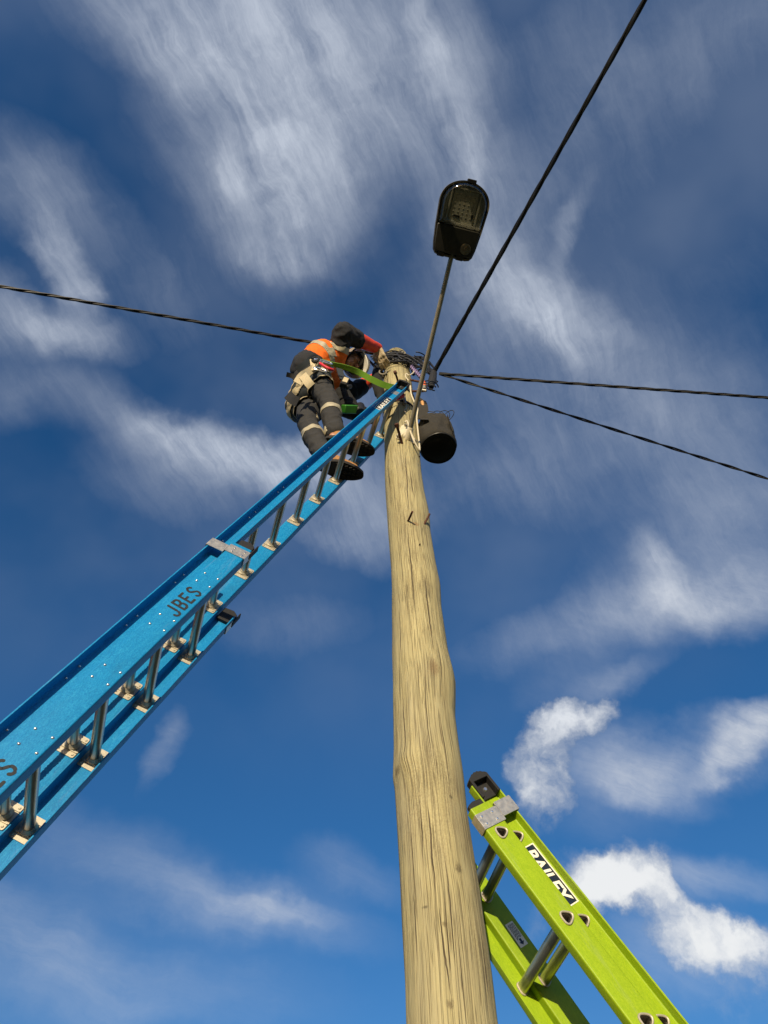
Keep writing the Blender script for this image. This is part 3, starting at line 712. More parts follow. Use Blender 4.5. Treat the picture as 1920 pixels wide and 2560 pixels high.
def letters(parent, X, body, width, height, mat, shear=.25, offset=.0):
    me = text_mesh(body, 1.0, .0, shear, offset)
    xs = [v.co.x for v in me.vertices]; ys = [v.co.y for v in me.vertices]
    sx_, sy_ = width / (max(xs) - min(xs)), height / (max(ys) - min(ys)); cx_, cy_ = (max(xs) + min(xs)) / 2, (max(ys) + min(ys)) / 2
    for v in me.vertices: v.co = ((v.co.x - cx_) * sx_, (v.co.y - cy_) * sy_, 0)
    me.transform(X); return link('lettering', me, mat, parent, smooth=False)
def plate(parent, X, w_, h_, name, mat, z0_, z1_, r=.002):
    b = MB(); b.prism(fillet([(-w_ / 2, -h_ / 2), (w_ / 2, -h_ / 2), (w_ / 2, h_ / 2), (-w_ / 2, h_ / 2)], r, 2), lambda u, v, t: X @ Vector((u, v, t)), z0_, z1_)
    return b.build(name, mat, parent, True, smooth=False)
# maker's sticker near the top of the blue fly rail (reads up the ladder)
X = frame_m(Vector((PB['Wf'] / 2 + .0006, 3.42, PB['hf'])), Vector((0, 1, 0)), Vector((0, 0, 1)), Vector((1, 0, 0)))
s_ = plate(RB['f', 1], X, .27, .062, 'sticker', 'sticker_white', 0, .0005)
plate(s_, X, .258, .052, 'sticker_field', 'sticker_navy', .0008, .0011)
letters(s_, X @ T((0, 0, .0016)), 'BAILEY', .235, .042, 'sticker_white', .22, .02)
# metal clip plate below the blue cap
X2 = frame_m(Vector((PB['Wf'] / 2 + .0006, 3.70, PB['hf'])), Vector((0, 1, 0)), Vector((0, 0, 1)), Vector((1, 0, 0)))
c_ = plate(RB['f', 1], X2, .07, .066, 'clip_plate', 'aluminium', 0, .002)
# maker's sticker on the green fly rail (reads down the ladder)
X = frame_m(Vector((-PG['Wf'] / 2 - .0006, -.17, PG['hf'] + .001)), Vector((0, -1, 0)), Vector((0, 0, 1)), Vector((-1, 0, 0)))
s_ = plate(RG['f', -1], X, .215, .066, 'sticker', 'sticker_white', 0, .0005)
plate(s_, X, .207, .056, 'sticker_field', 'sticker_navy', .0008, .0011)
letters(s_, X @ T((0, -.001, .0016)), 'BAILEY', .19, .046, 'sticker_white', .22, .03)
# small instruction label with an arrow on the inner face of the far green fly rail
X = frame_m(Vector((PG['Wf'] / 2 - .0061, -.171, PG['hf'] + .010)), Vector((0, -1, 0)), Vector((0, 0, 1)), Vector((-1, 0, 0)))
s_ = plate(RG['f', 1], X, .085, .034, 'instruction_label', 'sticker_white', 0, .0004)
b = MB()
rnd = random.Random(3)
for k in range(6):
    y_ = .011 - k * .0042; x_ = -.036
    while x_ < .012:
        l = rnd.uniform(.003, .009); b.prism([(x_, y_), (x_ + l, y_), (x_ + l, y_ + .0022), (x_, y_ + .0022)], lambda u, v, t: X @ Vector((u, v, t)), .0007, .0009); x_ += l + .002
b.prism([(.016, -.004), (.027, -.004), (.027, -.010), (.038, 0), (.027, .010), (.027, .004), (.016, .004)], lambda u, v, t: X @ Vector((u, v, t)), .0007, .0009)
b.build('label_print', 'sticker_navy', s_, True, smooth=False)
# stencilled letters on the blue base rail
def arc(cx_, cy_, rx, ry, a0, a1, n=6): return [(cx_ + rx * math.cos(rad(a0 + (a1 - a0) * k / n)), cy_ + ry * math.sin(rad(a0 + (a1 - a0) * k / n))) for k in range(n + 1)]
ST = {'J': [[(.62, 1), (.62, .36)], [(.60, .2), (.52, .07), (.40, .02)], [(.22, .03), (.08, .12), (.05, .24)]],
      'B': [[(.08, 1), (.08, .04)], [(.26, .97), (.45, .97)] + arc(.45, .76, .2, .2, 60, -60, 5), [(.28, .5), (.4, .5)], arc(.42, .28, .25, .25, 55, -70, 6) + [(.28, .03)]],
      'E': [[(.08, 1), (.08, .04)], [(.26, .97), (.6, .97)], [(.26, .52), (.5, .52)], [(.26, .04), (.62, .04)]],
      'S': [arc(.35, .77, .27, .22, 20, 100), arc(.35, .75, .27, .22, 125, 215), [(.22, .56), (.48, .44)], arc(.36, .25, .27, .22, 30, -45), arc(.36, .24, .27, .22, -80, -160)]}
def stencil(parent, y0, h0, hgt, wd, word='JBES', only=None):
    b = MB(); st = wd / len(word)
    for i, ch in enumerate(word):
        for sk in ST[ch]:
            pts = [(y0 + i * st + (u + v * .12) * st * .92, h0 + v * hgt) for u, v in sk]
            b.prism(stroke_poly(pts, .0102), lambda u, v, t: (t, u, v), PB['Wb'] / 2 + .0003, PB['Wb'] / 2 + .0007)
    return b.build('stencil_letters', 'stencil_ink', parent, True, smooth=False)
stencil(RB['b', 1], .665, -.026, .058, .185)
stencil(RB['b', 1], -.262, -.026, .058, .185)
# haul rope running up the middle of the blue ladder
rp = []
b = MB()
for q in range(3):
    pts = []
    for k in range(0, 260):
        y_ = -1.6 + k * .0112; a_ = y_ * 150 + q * 2.094
        pts.append((-.11 + .006 * math.cos(a_) + .006 * math.sin(y_ * 3), y_, .109 + .006 * math.sin(a_)))
    b.tube(pts, .0055, 6)
b.build('haul_rope', 'red_rope', blue, True)

# ------------------------------------------------------------------ street light
lampR = root('street_light', T(on_pole(1018, 1090)), 'dark street light with a glass bowl on a long thin arm bracketed to the pole', 'street light')
A0 = on_pole(1022, 1098); A0 = A0 + Vector((0, -.03, .0)); A1 = at(1127, 648, 1.0)
f_ = (A1 - A0).normalized()
b = MB(); b.tube([A0 - f_ * .02, A0.lerp(A1, .3), A0.lerp(A1, .7), A1 + f_ * .1], [.0165, .016, .0155, .015], 20); b.build('arm', 'lamp_arm_paint', lampR)
# shaped plate wrapped on the front of the pole
b = MB(); pc = on_pole(1014, 1084); c = pole_c(pc.z); r = pole_r(pc.z) + .006
b = MB()
out2 = [(-.062, -.10), (.075, -.125), (.088, -.10), (.085, -.085), (.025, .10), (-.005, .125), (-.03, .10), (-.075, -.055), (-.075, -.085)]
out2 = fillet(out2, .012, 3)
def onp(u, v, t):
    a0 = math.atan2(pc.y - c.y, pc.x - c.x) + u / r * .9; z = pc.z + v; cc = pole_c(z); rr_ = pole_r(z) + .004 + t
    return Vector((cc.x + rr_ * math.cos(a0), cc.y + rr_ * math.sin(a0), z))
import itertools
def grid_plate(poly, n=1): b.prism(poly, onp, 0, .009)
grid_plate(out2)
b.build('mounting_plate', 'cream_paint', lampR, smooth=False, bevel=.002)
b = MB()
for u, v in ((.07, -.095), (-.06, -.075), (.0, .10)):
    p0 = onp(u, v, .009); p1 = onp(u, v, .022); b.tube([p0, p1], .011, 6)
b.build('plate_bolts', 'galvanised', lampR, smooth=False)
b = MB(); b.tube([A0 - f_ * .03, A0 + f_ * .05, A0 + f_ * .055], [.024, .021, .018], 20)
p0 = A0 + Vector((0, 0, -.02)); b.tube([A0 - f_ * .0, onp(.0, -.06, .0)], [.02, .026], 16); b.build('socket', 'cream_paint', lampR)
# head
u_ = -f_.cross(Vector((0, 0, 1))).normalized(); n_up = f_.cross(u_).normalized()
def L(x, y, z): return A1 + u_ * x * 1.06 + f_ * (y * .88 + .035) + n_up * z
LL = .505
def outline(s=1.0, d=0.0, n=28):
    pts = [(-.08, -.03), (-.104, -.022), (-.118, .0), (-.127, .05), (-.138, .17)]
    for k in range(n + 1):
        a = math.pi - math.pi * k / n; pts.append((.147 * math.cos(a), .325 + .155 * max(0, math.sin(a)) ** .9))
    pts += [(.138, .17), (.127, .05), (.118, .0), (.104, -.022), (.08, -.03)]
    c0 = Vector((0, .24)); return [tuple(c0 + (Vector(p) - c0) * s) for p in pts]
def shell(name, mat, layers, parent, capa=True, capb=True):
    b = MB(); rings = [[L(x, y, z) for x, y in outline(s)] for s, z in layers]; n = len(rings[0])
    vs = [p for r_ in rings for p in r_]; fs = [(i * n + k, i * n + (k + 1) % n, (i + 1) * n + (k + 1) % n, (i + 1) * n + k) for i in range(len(rings) - 1) for k in range(n)]
    if capa: fs.append(tuple(range(n)))
    if capb: fs.append(tuple((len(rings) - 1) * n + k for k in range(n)))
    b.add(vs, fs); return b.build(name, mat, parent)
body = shell('lamp_housing', 'lamp_body', [(.985, -.018), (1.0, -.006), (1.0, .02), (.97, .055), (.86, .085), (.6, .105), (.3, .112)], lampR, False)
shell('gasket_rim', 'lamp_rim', [(.955, -.020), (1.008, -.024), (1.014, -.012), (1.002, -.004)], body, False, False)
# underside: gear cover at the rear, reflector tray and panel in front under the bowl
def half(y0, y1, s): return [(x, y) for x, y in outline(s) if y0 <= y <= y1]
gp = [(-.112, -.008), (-.122, .04), (-.131, .175), (.131, .175), (.122, .04), (.112, -.008)]
b = MB(); b.prism(fillet(gp, .012, 3), lambda u, v, t: L(u, v, t), -.001, -.034); gc = b.build('gear_cover', 'lamp_body', body, bevel=.006)
b = MB(); pcx, pcy = .066, .045
for r0_, r1_, z_ in ((.034, .034, .0),): b.tube([L(pcx, pcy, -.034), L(pcx, pcy, -.042), L(pcx, pcy, -.046)], [.034, .033, .027], 28)
b.tube([L(pcx, pcy, -.046), L(pcx, pcy, -.058)], [.014, .011], 16)
b.build('photocell', 'lamp_rim', body)
for x in (-.07, .045): b = MB(); b.box(L(x, -.022, -.02), (.022, .014, .012), Matrix((u_, f_, n_up)).transposed()); b.build('latch', 'lamp_body', body, bevel=.003)
b = MB(); b.box(L(.012, .483, -.016), (.028, .012, .014), Matrix((u_, f_, n_up)).transposed()); b.build('front_clip', 'black_plastic', body, bevel=.003)
front = [(x * .955, y) for x, y in outline(.955) if y > .18]
front = [(-.128, .183)] + front + [(.128, .183)]
b = MB(); b.add([L(x, y, -.004) for x, y in front] , [tuple(range(len(front)))]); b.build('reflector_tray', 'led_tray', body)
X = Matrix((u_, f_, n_up)).transposed().to_4x4()
b = MB(); b.box(L(0, .315, -.012), (.076, .098, .004), X.to_3x3()); pn = b.build('led_panel', 'led_panel', body, bevel=.002)
for (hx, hy, cx_, cy_) in ((.0045, .107, -.087, .315), (.0045, .107, .087, .315), (.091, .0045, 0, .427), (.091, .0045, 0, .203)):
    b = MB(); b.box(L(cx_, cy_, -.014), (hx, hy, .007), X.to_3x3()); b.build('panel_frame', 'led_tray', pn)
b = MB()
for i in range(5):
    for j in range(6): b.ell(L(-.054 + .027 * i, .245 + .028 * j, -.0165), X.to_3x3(), (.006, .004, .0005), 8, 6)
b.build('leds', 'led_yellow', pn)
b = MB(); b.box(L(-.03, .245, -.018), (.02, .006, .003), X.to_3x3()); b.box(L(.062, .262, -.018), (.006, .012, .003), X.to_3x3()); b.build('connector', 'black_plastic', pn)
# clear bowl
b = MB(); rings = []
for s, z in ((1, -.006), (.985, -.03), (.93, -.052), (.82, -.066), (.6, -.075), (.3, -.079)):
    c0 = Vector((0, .33)); rings.append([L(*(c0 + (Vector(p) - c0) * s), z) for p in front])
n = len(front); b.add([p for r_ in rings for p in r_], [(i * n + k, i * n + (k + 1) % n, (i + 1) * n + (k + 1) % n, (i + 1) * n + k) for i in range(5) for k in range(n)] + [tuple(5 * n + k for k in range(n))])
b.build('glass_bowl', 'lens_glass', body)
# supply lead looped from the arm to the side of the pole
def spline(pts, n=10):
    pts = [Vector(p) for p in pts]; res = []
    for i in range(len(pts) - 1):
        p0, p1, p2, p3 = pts[max(i - 1, 0)], pts[i], pts[i + 1], pts[min(i + 2, len(pts) - 1)]
        for k in range(n):
            t = k / n; res.append(.5 * ((2 * p1) + (p2 - p0) * t + (2 * p0 - 5 * p1 + 4 * p2 - p3) * t * t + (3 * p1 - p0 - 3 * p2 + p3) * t ** 3))
    res.append(pts[-1]); return res
b = MB()
b.tube(spline([at(1012, 1056, 2.06), at(1017, 1052, 2.055), at(1020, 1058, 2.05), at(1025, 1075, 2.05), at(1034, 1100, 2.08), at(1046, 1122, 2.12), at(1049, 1126, 2.14), at(1048, 1108, 2.15), at(1044, 1070, 2.15), at(1042, 1045, 2.15), at(1044, 1022, 2.15), at(1038, 1010, 2.15), at(1028, 985, 2.14), at(1026, 965, 2.14)]), .0062, 8)
b.build('supply_lead', 'white_cable', lampR)

# ------------------------------------------------------------------ overhead cables
def abc_cable(pts, nstr, r_out, r_w, pitch, label, group):
    pts = [Vector(p) for p in pts]
    # resample
    L_ = [0]
    for i in range(1, len(pts)): L_.append(L_[-1] + (pts[i] - pts[i - 1]).length)
    n = int(L_[-1] / (pitch / 9)); b = MB(); cl = []
    for k in range(n + 1):
        s = L_[-1] * k / n; cl.append(Vector([float(np.interp(s, L_, [p[j] for p in pts])) for j in range(3)]))
    for q in range(nstr):
        path = []
        for k, p in enumerate(cl):
            t = (cl[min(k + 1, n)] - cl[max(k - 1, 0)]).normalized(); u = t.cross(Vector((0, 0, 1))).normalized(); v = u.cross(t)
            a_ = 2 * math.pi * (L_[-1] * k / n / pitch) + 2 * math.pi * q / nstr + .5 * math.sin(k * .13)
            path.append(p + (u * math.cos(a_) + v * math.sin(a_)) * r_out)
        b.tube(path, r_w, 7)
    o = b.build('overhead_cable', 'cable_black'); tag(o, label, 'cable', group); return o
def sag(a, b_, n, s): return [Vector(a).lerp(Vector(b_), k / n) - Vector((0, 0, s * 4 * (k / n) * (1 - k / n))) for k in range(n + 1)]
JN = at(1084, 932, 2.14)
def through(px, Yat, extend):                                  # straight run from the joint through a sight line, then on
    q = at(*px, Yat); return JN + (q - JN) * extend
def far_end(px, z, L_=26.):
    d = ray(*px); q = CAM + d * ((z - CAM.z) / d.z); return q
GC = 'twisted overhead cables meeting at the pole top'
q1 = far_end((1612, 0), JN.z + .05); e1 = JN + (q1 - JN).normalized() * 24
abc_cable([JN] + [JN.lerp(e1, k / 20) for k in range(1, 21)], 4, .0105, .009, .9, 'thickest twisted black cable, rising steeply to the upper right corner', GC)
q2 = far_end((0, 716), 7.25); P2 = at(962, 889, PD - .02)
e2 = P2 + (q2 - P2).normalized() * 26
abc_cable([P2 + (e2 - P2) * (k / 20) - Vector((0, 0, .0)) for k in range(21)], 3, .0078, .0075, .55, 'twisted black cable running left from behind the worker', GC)
JR = at(1098, 934, 2.16)
q3 = far_end((1920, 990), 7.0); e3 = JR + (q3 - JR).normalized() * 26
abc_cable([JR + (e3 - JR) * (k / 20) - Vector((0, 0, .9 * 4 * (k / 20) * (1 - k / 20) * .12)) for k in range(21)], 3, .0072, .0068, .5, 'twisted black cable running nearly level to the right edge', GC)
q4 = far_end((1920, 1197), 6.6); e4 = JR + (q4 - JR).normalized() * 26
abc_cable([JR + (e4 - JR) * (k / 20) for k in range(21)], 2, .0068, .0065, .5, 'thin twisted black cable sloping down to the right below the level one', GC)

# service wires tied round the pole top
wb = root('wire_bundle', T(pole_c(at(995, 902, PD - .1).z)), 'tangle of thin black service wires wrapped round the top of the pole', 'wires')
rnd = random.Random(11); zc = at(995, 902, PD - .1).z
for k in range(13):
    z = zc + rnd.uniform(-.10, .12); tilt = rnd.uniform(-.05, .05); ph = rnd.uniform(0, 6.28); pts = []
    a0 = rad(rnd.uniform(-215, -165)); a1 = rad(rnd.uniform(-45, 10))
    for i in range(17):
        a_ = a0 + (a1 - a0) * i / 16; zz = z + tilt * i / 16 * 2 + .012 * math.sin(3 * a_ + ph); c = pole_c(zz); r = pole_r(zz) + .012 + rnd.uniform(0, .02) + .004 * (k % 4)
        pts.append(c + Vector((math.cos(a_) * r, math.sin(a_) * r, 0)))
    pts += [at(1060 + rnd.uniform(-8, 8), 905 + rnd.uniform(-14, 18), 2.14), JN + Vector((rnd.uniform(-.03, .02), rnd.uniform(-.03, .03), rnd.uniform(-.05, .05)))]
    b = MB(); b.tube(spline(pts, 3), rnd.choice((.006, .007, .0085)), 7); b.build('wire', 'cable_black', wb)
for k in range(9):                                            # stray ends across the top
    pts = [at(rnd.uniform(925, 960), rnd.uniform(888, 912), 2.08), at(rnd.uniform(968, 985), rnd.uniform(876, 905), 2.07), at(rnd.uniform(1000, 1020), rnd.uniform(880, 905), 2.08), at(rnd.uniform(1040, 1055), rnd.uniform(895, 920), 2.11), JN + Vector((rnd.uniform(-.03, .03), 0, rnd.uniform(-.08, .04)))]
    b = MB(); b.tube(spline(pts, 5), rnd.choice((.004, .006, .009)), 6); b.build('wire', 'cable_black', wb)
for k in range(7):                                            # loops hanging off the joint and left side
    c = [at(1075, 955, 2.12), at(1083, 965, 2.1), at(1068, 945, 2.13), at(945, 900, 2.1), at(935, 915, 2.12), at(1050, 890, 2.1), at(1065, 900, 2.1)][k]
    R_ = rnd.uniform(.045, .085); ax_ = Vector((rnd.uniform(-1, 1), rnd.uniform(-1, -.2), rnd.uniform(-.6, .6))).normalized(); u = ax_.orthogonal().normalized(); v = ax_.cross(u)
    pts = [c + (u * math.cos(a_) * R_ * 1.2 + v * math.sin(a_) * R_ * .8) for a_ in (rad(15 * i) for i in range(20))]
    b = MB(); b.tube(pts, .0052, 6); b.build('wire', 'cable_black', wb)
for (x, y, sx_, mt) in ((984, 888, .02, 'galvanised'), (972, 893, .016, 'cast_plate'), (1005, 884, .014, 'galvanised'), (1012, 893, .016, 'black_plastic'), (990, 900, .018, 'black_plastic'), (958, 889, .014, 'cast_plate')):
    p = on_pole(x, y, .03); n = (p - pole_c(p.z)); n.z = 0; n.normalize(); b = MB(); b.tube([p - n * .03, p + n * .012, p + n * .02], [sx_, sx_, sx_ * .6], 8); b.tube([p + Vector((-.03, 0, .01)), p + Vector((.03, 0, -.01))], .008, 8); b.build('connector', mt, wb)
# strain clamp with its hook bolts and striped tie rope
cl = root('strain_clamp', T(JN), 'black strain clamp on rusty hook bolts where the cables meet', 'clamp')
b = MB(); d_ = (at(1078, 968, 2.1) - JN); b.tube([JN + Vector((.01, 0, .06)), JN, JN + d_ * .55, JN + d_], [.018, .03, .036, .022], 8); b.build('clamp_body', 'black_rubber', cl, smooth=False, bevel=.006)
p0 = pole_c(at(1028, 950, PD).z)
hb1 = at(1058, 956, 2.16); p1 = at(1020, 949, 2.17); b = MB(); b.tube(spline([p1, hb1, at(1063, 958, 2.15), at(1064, 966, 2.14)], 5), .0095, 10); b.build('hook_bolt', 'rust', cl)
p1 = at(1026, 978, 2.17); b = MB(); b.tube(spline([p1, at(1050, 978, 2.16), at(1060, 977, 2.15), at(1063, 971, 2.14)], 5), .0095, 10); b.build('hook_bolt', 'rust', cl)
b = MB(); b.tube([at(1060, 953, 2.13), at(1061, 962, 2.13), at(1062, 965, 2.13)], [.009, .012, .009], 12); b.build('connector', 'orange_plastic', cl)
b = MB(); b.tube([at(1061, 965, 2.13), at(1060, 974, 2.13)], [.012, .017], 12); b.tube([at(1055, 975, 2.12), at(1066, 977, 2.12)], .011, 10); b.build('connector', 'galvanised', cl)
b = MB(); cpt = at(1052, 958, 2.14); b.tube([JN + d_ + (Vector((math.cos(a_) * .035, 0, math.sin(a_) * .05))) for a_ in (rad(20 * i) for i in range(15))], .006, 6); b.build('wire_loop', 'cable_black', cl)
tr_ = root('tie_rope', T(at(1040, 930, 2.14)), 'short purple and white braided tie rope wound beside the pole', 'rope')
pts = [at(1028 + 24 * t + 3 * math.sin(t * 44), 916 + 26 * t + 4 * math.cos(t * 44), 2.14 + .02 * math.sin(t * 44)) for t in (k / 70 for k in range(71))]
b = MB(); b.tube(pts, .0085, 7); b.build('cord', 'purple_rope', tr_)
b = MB(); b.tube(spline([at(1028, 915, 2.13), at(1035, 928, 2.12), at(1024, 938, 2.1), at(1016, 934, 2.1), at(1014, 942, 2.1), at(1022, 952, 2.11)], 6), .005, 6); b.build('cord_tail', 'white_cable', tr_)
# thin twine drawn across the top of the pole
# ------------------------------------------------------------------ lashing strap round pole and ladder top
def ring_strap(name, z, tilt, wdt, mat, parent, ofs=.006, a0=-200, a1=60):
    pts, wd = [], []
    for i in range(40):
        a_ = rad(a0 + (a1 - a0) * i / 39); zz = z + tilt * math.cos(a_ + .4); c = pole_c(zz); r = pole_r(zz) + ofs
        pts.append(c + Vector((math.cos(a_) * r, math.sin(a_) * r, 0))); wd.append(Vector((0, 0, 1)))
    b = MB(); b.ribbon(pts, wd, wdt, .004); return b.build(name, mat, parent)
ls = root('lashing_strap', T(on_pole(1015, 975)), 'black strap lashing the blue ladder top to the pole', 'strap')
z1 = on_pole(1016, 970).z; ring_strap('strap_loop', z1, -.03, .045, 'webbing_black', ls, a0=-190, a1=170)
z2 = on_pole(1020, 1006).z; ring_strap('strap_loop', z2, -.02, .03, 'webbing_black', ls, a0=-190, a1=170)
tp = on_pole(1012, 998); n = Vector((-.2, -1, 0)).normalized()
b = MB(); b.tube([tp + n * .02, tp + n * .02 - Vector((0, 0, .14))], .012, 12); b.tube(spline([tp + n * .02 + Vector((0, 0, .1)), tp + n * .02 + Vector((-.012, 0, .05)), tp + n * .02], 6), .005, 8)
b.tube(spline([tp + n * .02 - Vector((0, 0, .14)), tp + n * .02 - Vector((-.008, 0, .2)), tp + n * .02 - Vector((.012, 0, .26)), tp + n * .02 - Vector((.0, 0, .30))], 6), .004, 8)
b.build('tension_spring', 'galvanised', ls)
b = MB(); q = on_blue(992, 992, .1); b.tube([q, q + Vector((.05, 0, .03))], [.028, .02], 10); b.build('ratchet_knob', 'red_plastic', ls)
# ------------------------------------------------------------------ lift bag
bc = at(1097, 1122, 2.27)
bag = root('lift_bag', T(bc), 'round black canvas lift bag hanging beside the pole, seen from below', 'bag')
Rb, Hb = .137, .30
b = MB(); SEGB = 64; rings = []
ax_b = Vector((-.05, -.06, 1)).normalized(); ub = ax_b.cross(Vector((0, 1, 0))).normalized(); vb = ax_b.cross(ub)
lay = [(0, .72), (.003, .84), (.012, .94), (.03, 1.0), (.06, 1.02)] + [(.06 + .0125 * i, 1.02 + .03 * math.sin(i / 19 * 3.1) - .10 * (i / 19) ** 3) for i in range(1, 20)]
for h, s in lay:
    rg = []
    for k in range(SEGB):
        a_ = 2 * math.pi * k / SEGB; ca, sa = math.cos(a_), math.sin(a_); am = min(1, h * 9)
        fold = 1 - 2 * abs(noise.noise(Vector((ca * 2.6 + h * 5, sa * 2.6, h * 11))))
        wr = 1 + (.22 * noise.noise(Vector((ca * 1.5, sa * 1.5, h * 5 + 3))) + .055 * (fold - .4)) * am + .03 * noise.noise(Vector((ca * 1.7, sa * 1.7, 9)))
        rg.append(bc + ax_b * (h * (1 + .12 * noise.noise(Vector((ca * 1.5, sa * 1.5, 5))) * am)) + (ub * ca + vb * sa) * Rb * s * wr)
    rings.append(rg)
for h, s in ((.295, .88), (.06, .9)):
    rings.append([bc + ax_b * h + (ub * math.cos(2 * math.pi * k / SEGB) + vb * math.sin(2 * math.pi * k / SEGB)) * Rb * s for k in range(SEGB)])
n = SEGB; nr = len(rings)
b.add([p for r_ in rings for p in r_], [(i * n + k, i * n + (k + 1) % n, (i + 1) * n + (k + 1) % n, (i + 1) * n + k) for i in range(nr - 1) for k in range(n)] + [tuple((nr - 1) * n + k for k in range(n))])
b.build('bag_side', 'canvas_dark', bag)
b = MB(); b.tube([bc - ax_b * .004, bc + ax_b * .003, bc + ax_b * .005], [Rb * .70, Rb * .78, Rb * .74], 48); b.build('bag_base', 'canvas_black', bag)
b = MB(); b.tube([bc + ax_b * .004 + (ub * math.cos(2 * math.pi * k / 48) + vb * math.sin(2 * math.pi * k / 48)) * Rb * .90 * (1 + .03 * noise.noise(Vector((math.cos(2 * math.pi * k / 48) * 1.7, math.sin(2 * math.pi * k / 48) * 1.7, 9)))) for k in range(48)], .0045, 8, closed=True); b.build('bag_piping', 'black_plastic', bag)
for sgn in (-1,):
    tp = at(1052, 1004, 2.24); bt = bc + ax_b * .27 + Vector((-Rb * .62, -.10, 0)); wdv = Vector((1, .1, 0))
    b = MB(); b.ribbon(spline([tp + Vector((-.03, 0, .03)), tp, tp.lerp(bt, .5) + Vector((.01, -.01, 0)), bt, bt + Vector((.005, -.035, -.07)), bt + Vector((.01, -.05, -.13))], 6), wdv, [.085] * 14 + [.075] * 6 + [.06] * 5, .004); b.build('bag_strap', 'canvas_dark', bag)
b = MB(); b.ribbon([bc + ax_b * h + (ub * math.cos(2.4) + vb * math.sin(2.4)) * Rb * 1.02 for h in (.03, .12, .2, .29)], ub.cross(ax_b), .05, .004); b.build('pocket', 'canvas_dark', bag)
hm = MB(); p = at(1057, 1013, 2.22); hm.tube([p - Vector((0, 0, .06)), p, p + Vector((0, 0, .06)), p + Vector((0, 0, .075))], [.011, .013, .015, .009], 12)
o = hm.build('hand_tool', 'timber_handle'); tag(o, 'pale timber tool handle sticking up above the lift bag strap', 'tool')
rl = MB(); p = bc + ax_b * .30 + Vector((.07, -.03, 0)); rl.tube([p - ax_b * .1, p + ax_b * .05], .042, 24); o = rl.build('cable_roll', 'cream_paint'); tag(o, 'pale round roll standing in the top of the lift bag', 'roll')
w_ = root('wire_coil', T(p), 'loops of thin black wire poking out of the lift bag', 'wire')
for k in range(4):
    cc = p + ax_b * .07 + Vector((-.05 + .035 * k, -.02, .03)); u = Vector((1, 0, .3 * (k - 1))).normalized(); v = Vector((.2 * (k - 1.5), -.1, 1)).normalized()
    b = MB(); b.tube([cc + (u * math.cos(a_) * .05 + v * math.sin(a_) * .085) for a_ in (rad(18 * i) for i in range(21))], .0028, 6); b.build('wire_loop', 'cable_black', w_)
# ------------------------------------------------------------------ dark cover hanging left of the pole
cv = root('tool_sheath', T(at(950, 960, 2.2)), 'long black tool sheath hanging from the pole top behind the blue ladder', 'sheath')
b = MB(); pts = [at(944, 918, 2.17), at(942, 935, 2.17), at(943, 955, 2.17), at(947, 975, 2.17), at(951, 992, 2.18), at(953, 1003, 2.18)]
b.tube(spline(pts, 4), [.03 + .018 * math.sin(min(1, k / 12) * math.pi * .75) - .012 * (k > 14) for k in range(21)], 14); b.build('sheath_body', 'canvas_black', cv)
b = MB(); b.tube([at(953, 1001, 2.18), at(954, 1014, 2.19), at(951, 1022, 2.19)], [.02, .018, .008], 10); b.build('sheath_tip', 'boot_dark', cv)
b = MB(); c0 = at(957, 930, 2.12); b.tube([c0 + Vector((math.cos(a_) * .03, 0, math.sin(a_) * .055)) for a_ in (rad(24 * i) for i in range(15))], .007, 8, closed=True); b.build('sheath_ring', 'galvanised', cv)


# ------------------------------------------------------------------ the worker
UP = Vector((0, 0, 1)); FD = Vector((.9440193, .3298903, 0)); RT = BW.copy()
def rung_pt(k, w): return BO + BA * (k * .305 + PB['off']) + BN * PB['hf'] + RT * w
def wrinkle(me, amp, sc, axis=None, st=.35):
    co_ = [v.co.copy() for v in me.vertices]; nr = [v.normal.copy() for v in me.vertices]
    for v, c, n in zip(me.vertices, co_, nr):
        p = c.copy()
        if axis is not None: p = p - axis * p.dot(axis) * (1 - 1 / st) * .5
        warp = noise.noise_vector(p * sc * .6) * .35
        q = p * sc + warp
        a = 1 - abs(noise.noise(q)) * 2.2; bq = noise.noise(q * 2.3 + Vector((7, 3, 1)))
        v.co = c + n * amp * (a * .9 + bq * .5)
    me.update()
def body_mesh(name, mb, voxel, mats, parent, smooth=5, amp=0, sc=14, axis=None, ang=80):
    me = remesh(mb, voxel, smooth)
    if amp: wrinkle(me, amp, sc, axis)
    inv = ABS[parent.name].inverted(); me.transform(inv)
    return link(name, me, mats, parent, True, 0, ang)
def band(src, name, mat, parent, p, n, wd, off=.003, near=None, rmax=9, keep=None):
    X_ = ABS[parent.name].inverted() @ ABS[src.name]
    """strip of cloth lying on the surface of src between two parallel planes"""
    bm = bmesh.new(); bm.from_mesh(src.data); inv = ABS[src.name].inverted(); p = inv @ Vector(p); n = Vector(n).normalized()
    for s_ in (1, -1):
        g_ = bm.verts[:] + bm.edges[:] + bm.faces[:]
        bmesh.ops.bisect_plane(bm, geom=g_, plane_co=p + n * s_ * wd / 2, plane_no=n * s_, clear_outer=True)
    if near is not None:
        q = inv @ Vector(near); bmesh.ops.delete(bm, geom=[f for f in bm.faces if (f.calc_center_median() - q).length > rmax], context='FACES')
    if keep is not None:
        bmesh.ops.delete(bm, geom=[f for f in bm.faces if not keep(ABS[src.name] @ f.calc_center_median())], context='FACES')
    bm.normal_update()
    for v in bm.verts: v.co += v.normal * off
    bm.transform(X_); me = bpy.data.meshes.new(name); bm.to_mesh(me); bm.free()
    o = link(name, me, mat, parent, True, 0, 60)
    sd = o.modifiers.new('solid', 'SOLIDIFY'); sd.thickness = .004; sd.offset = 0
    return o

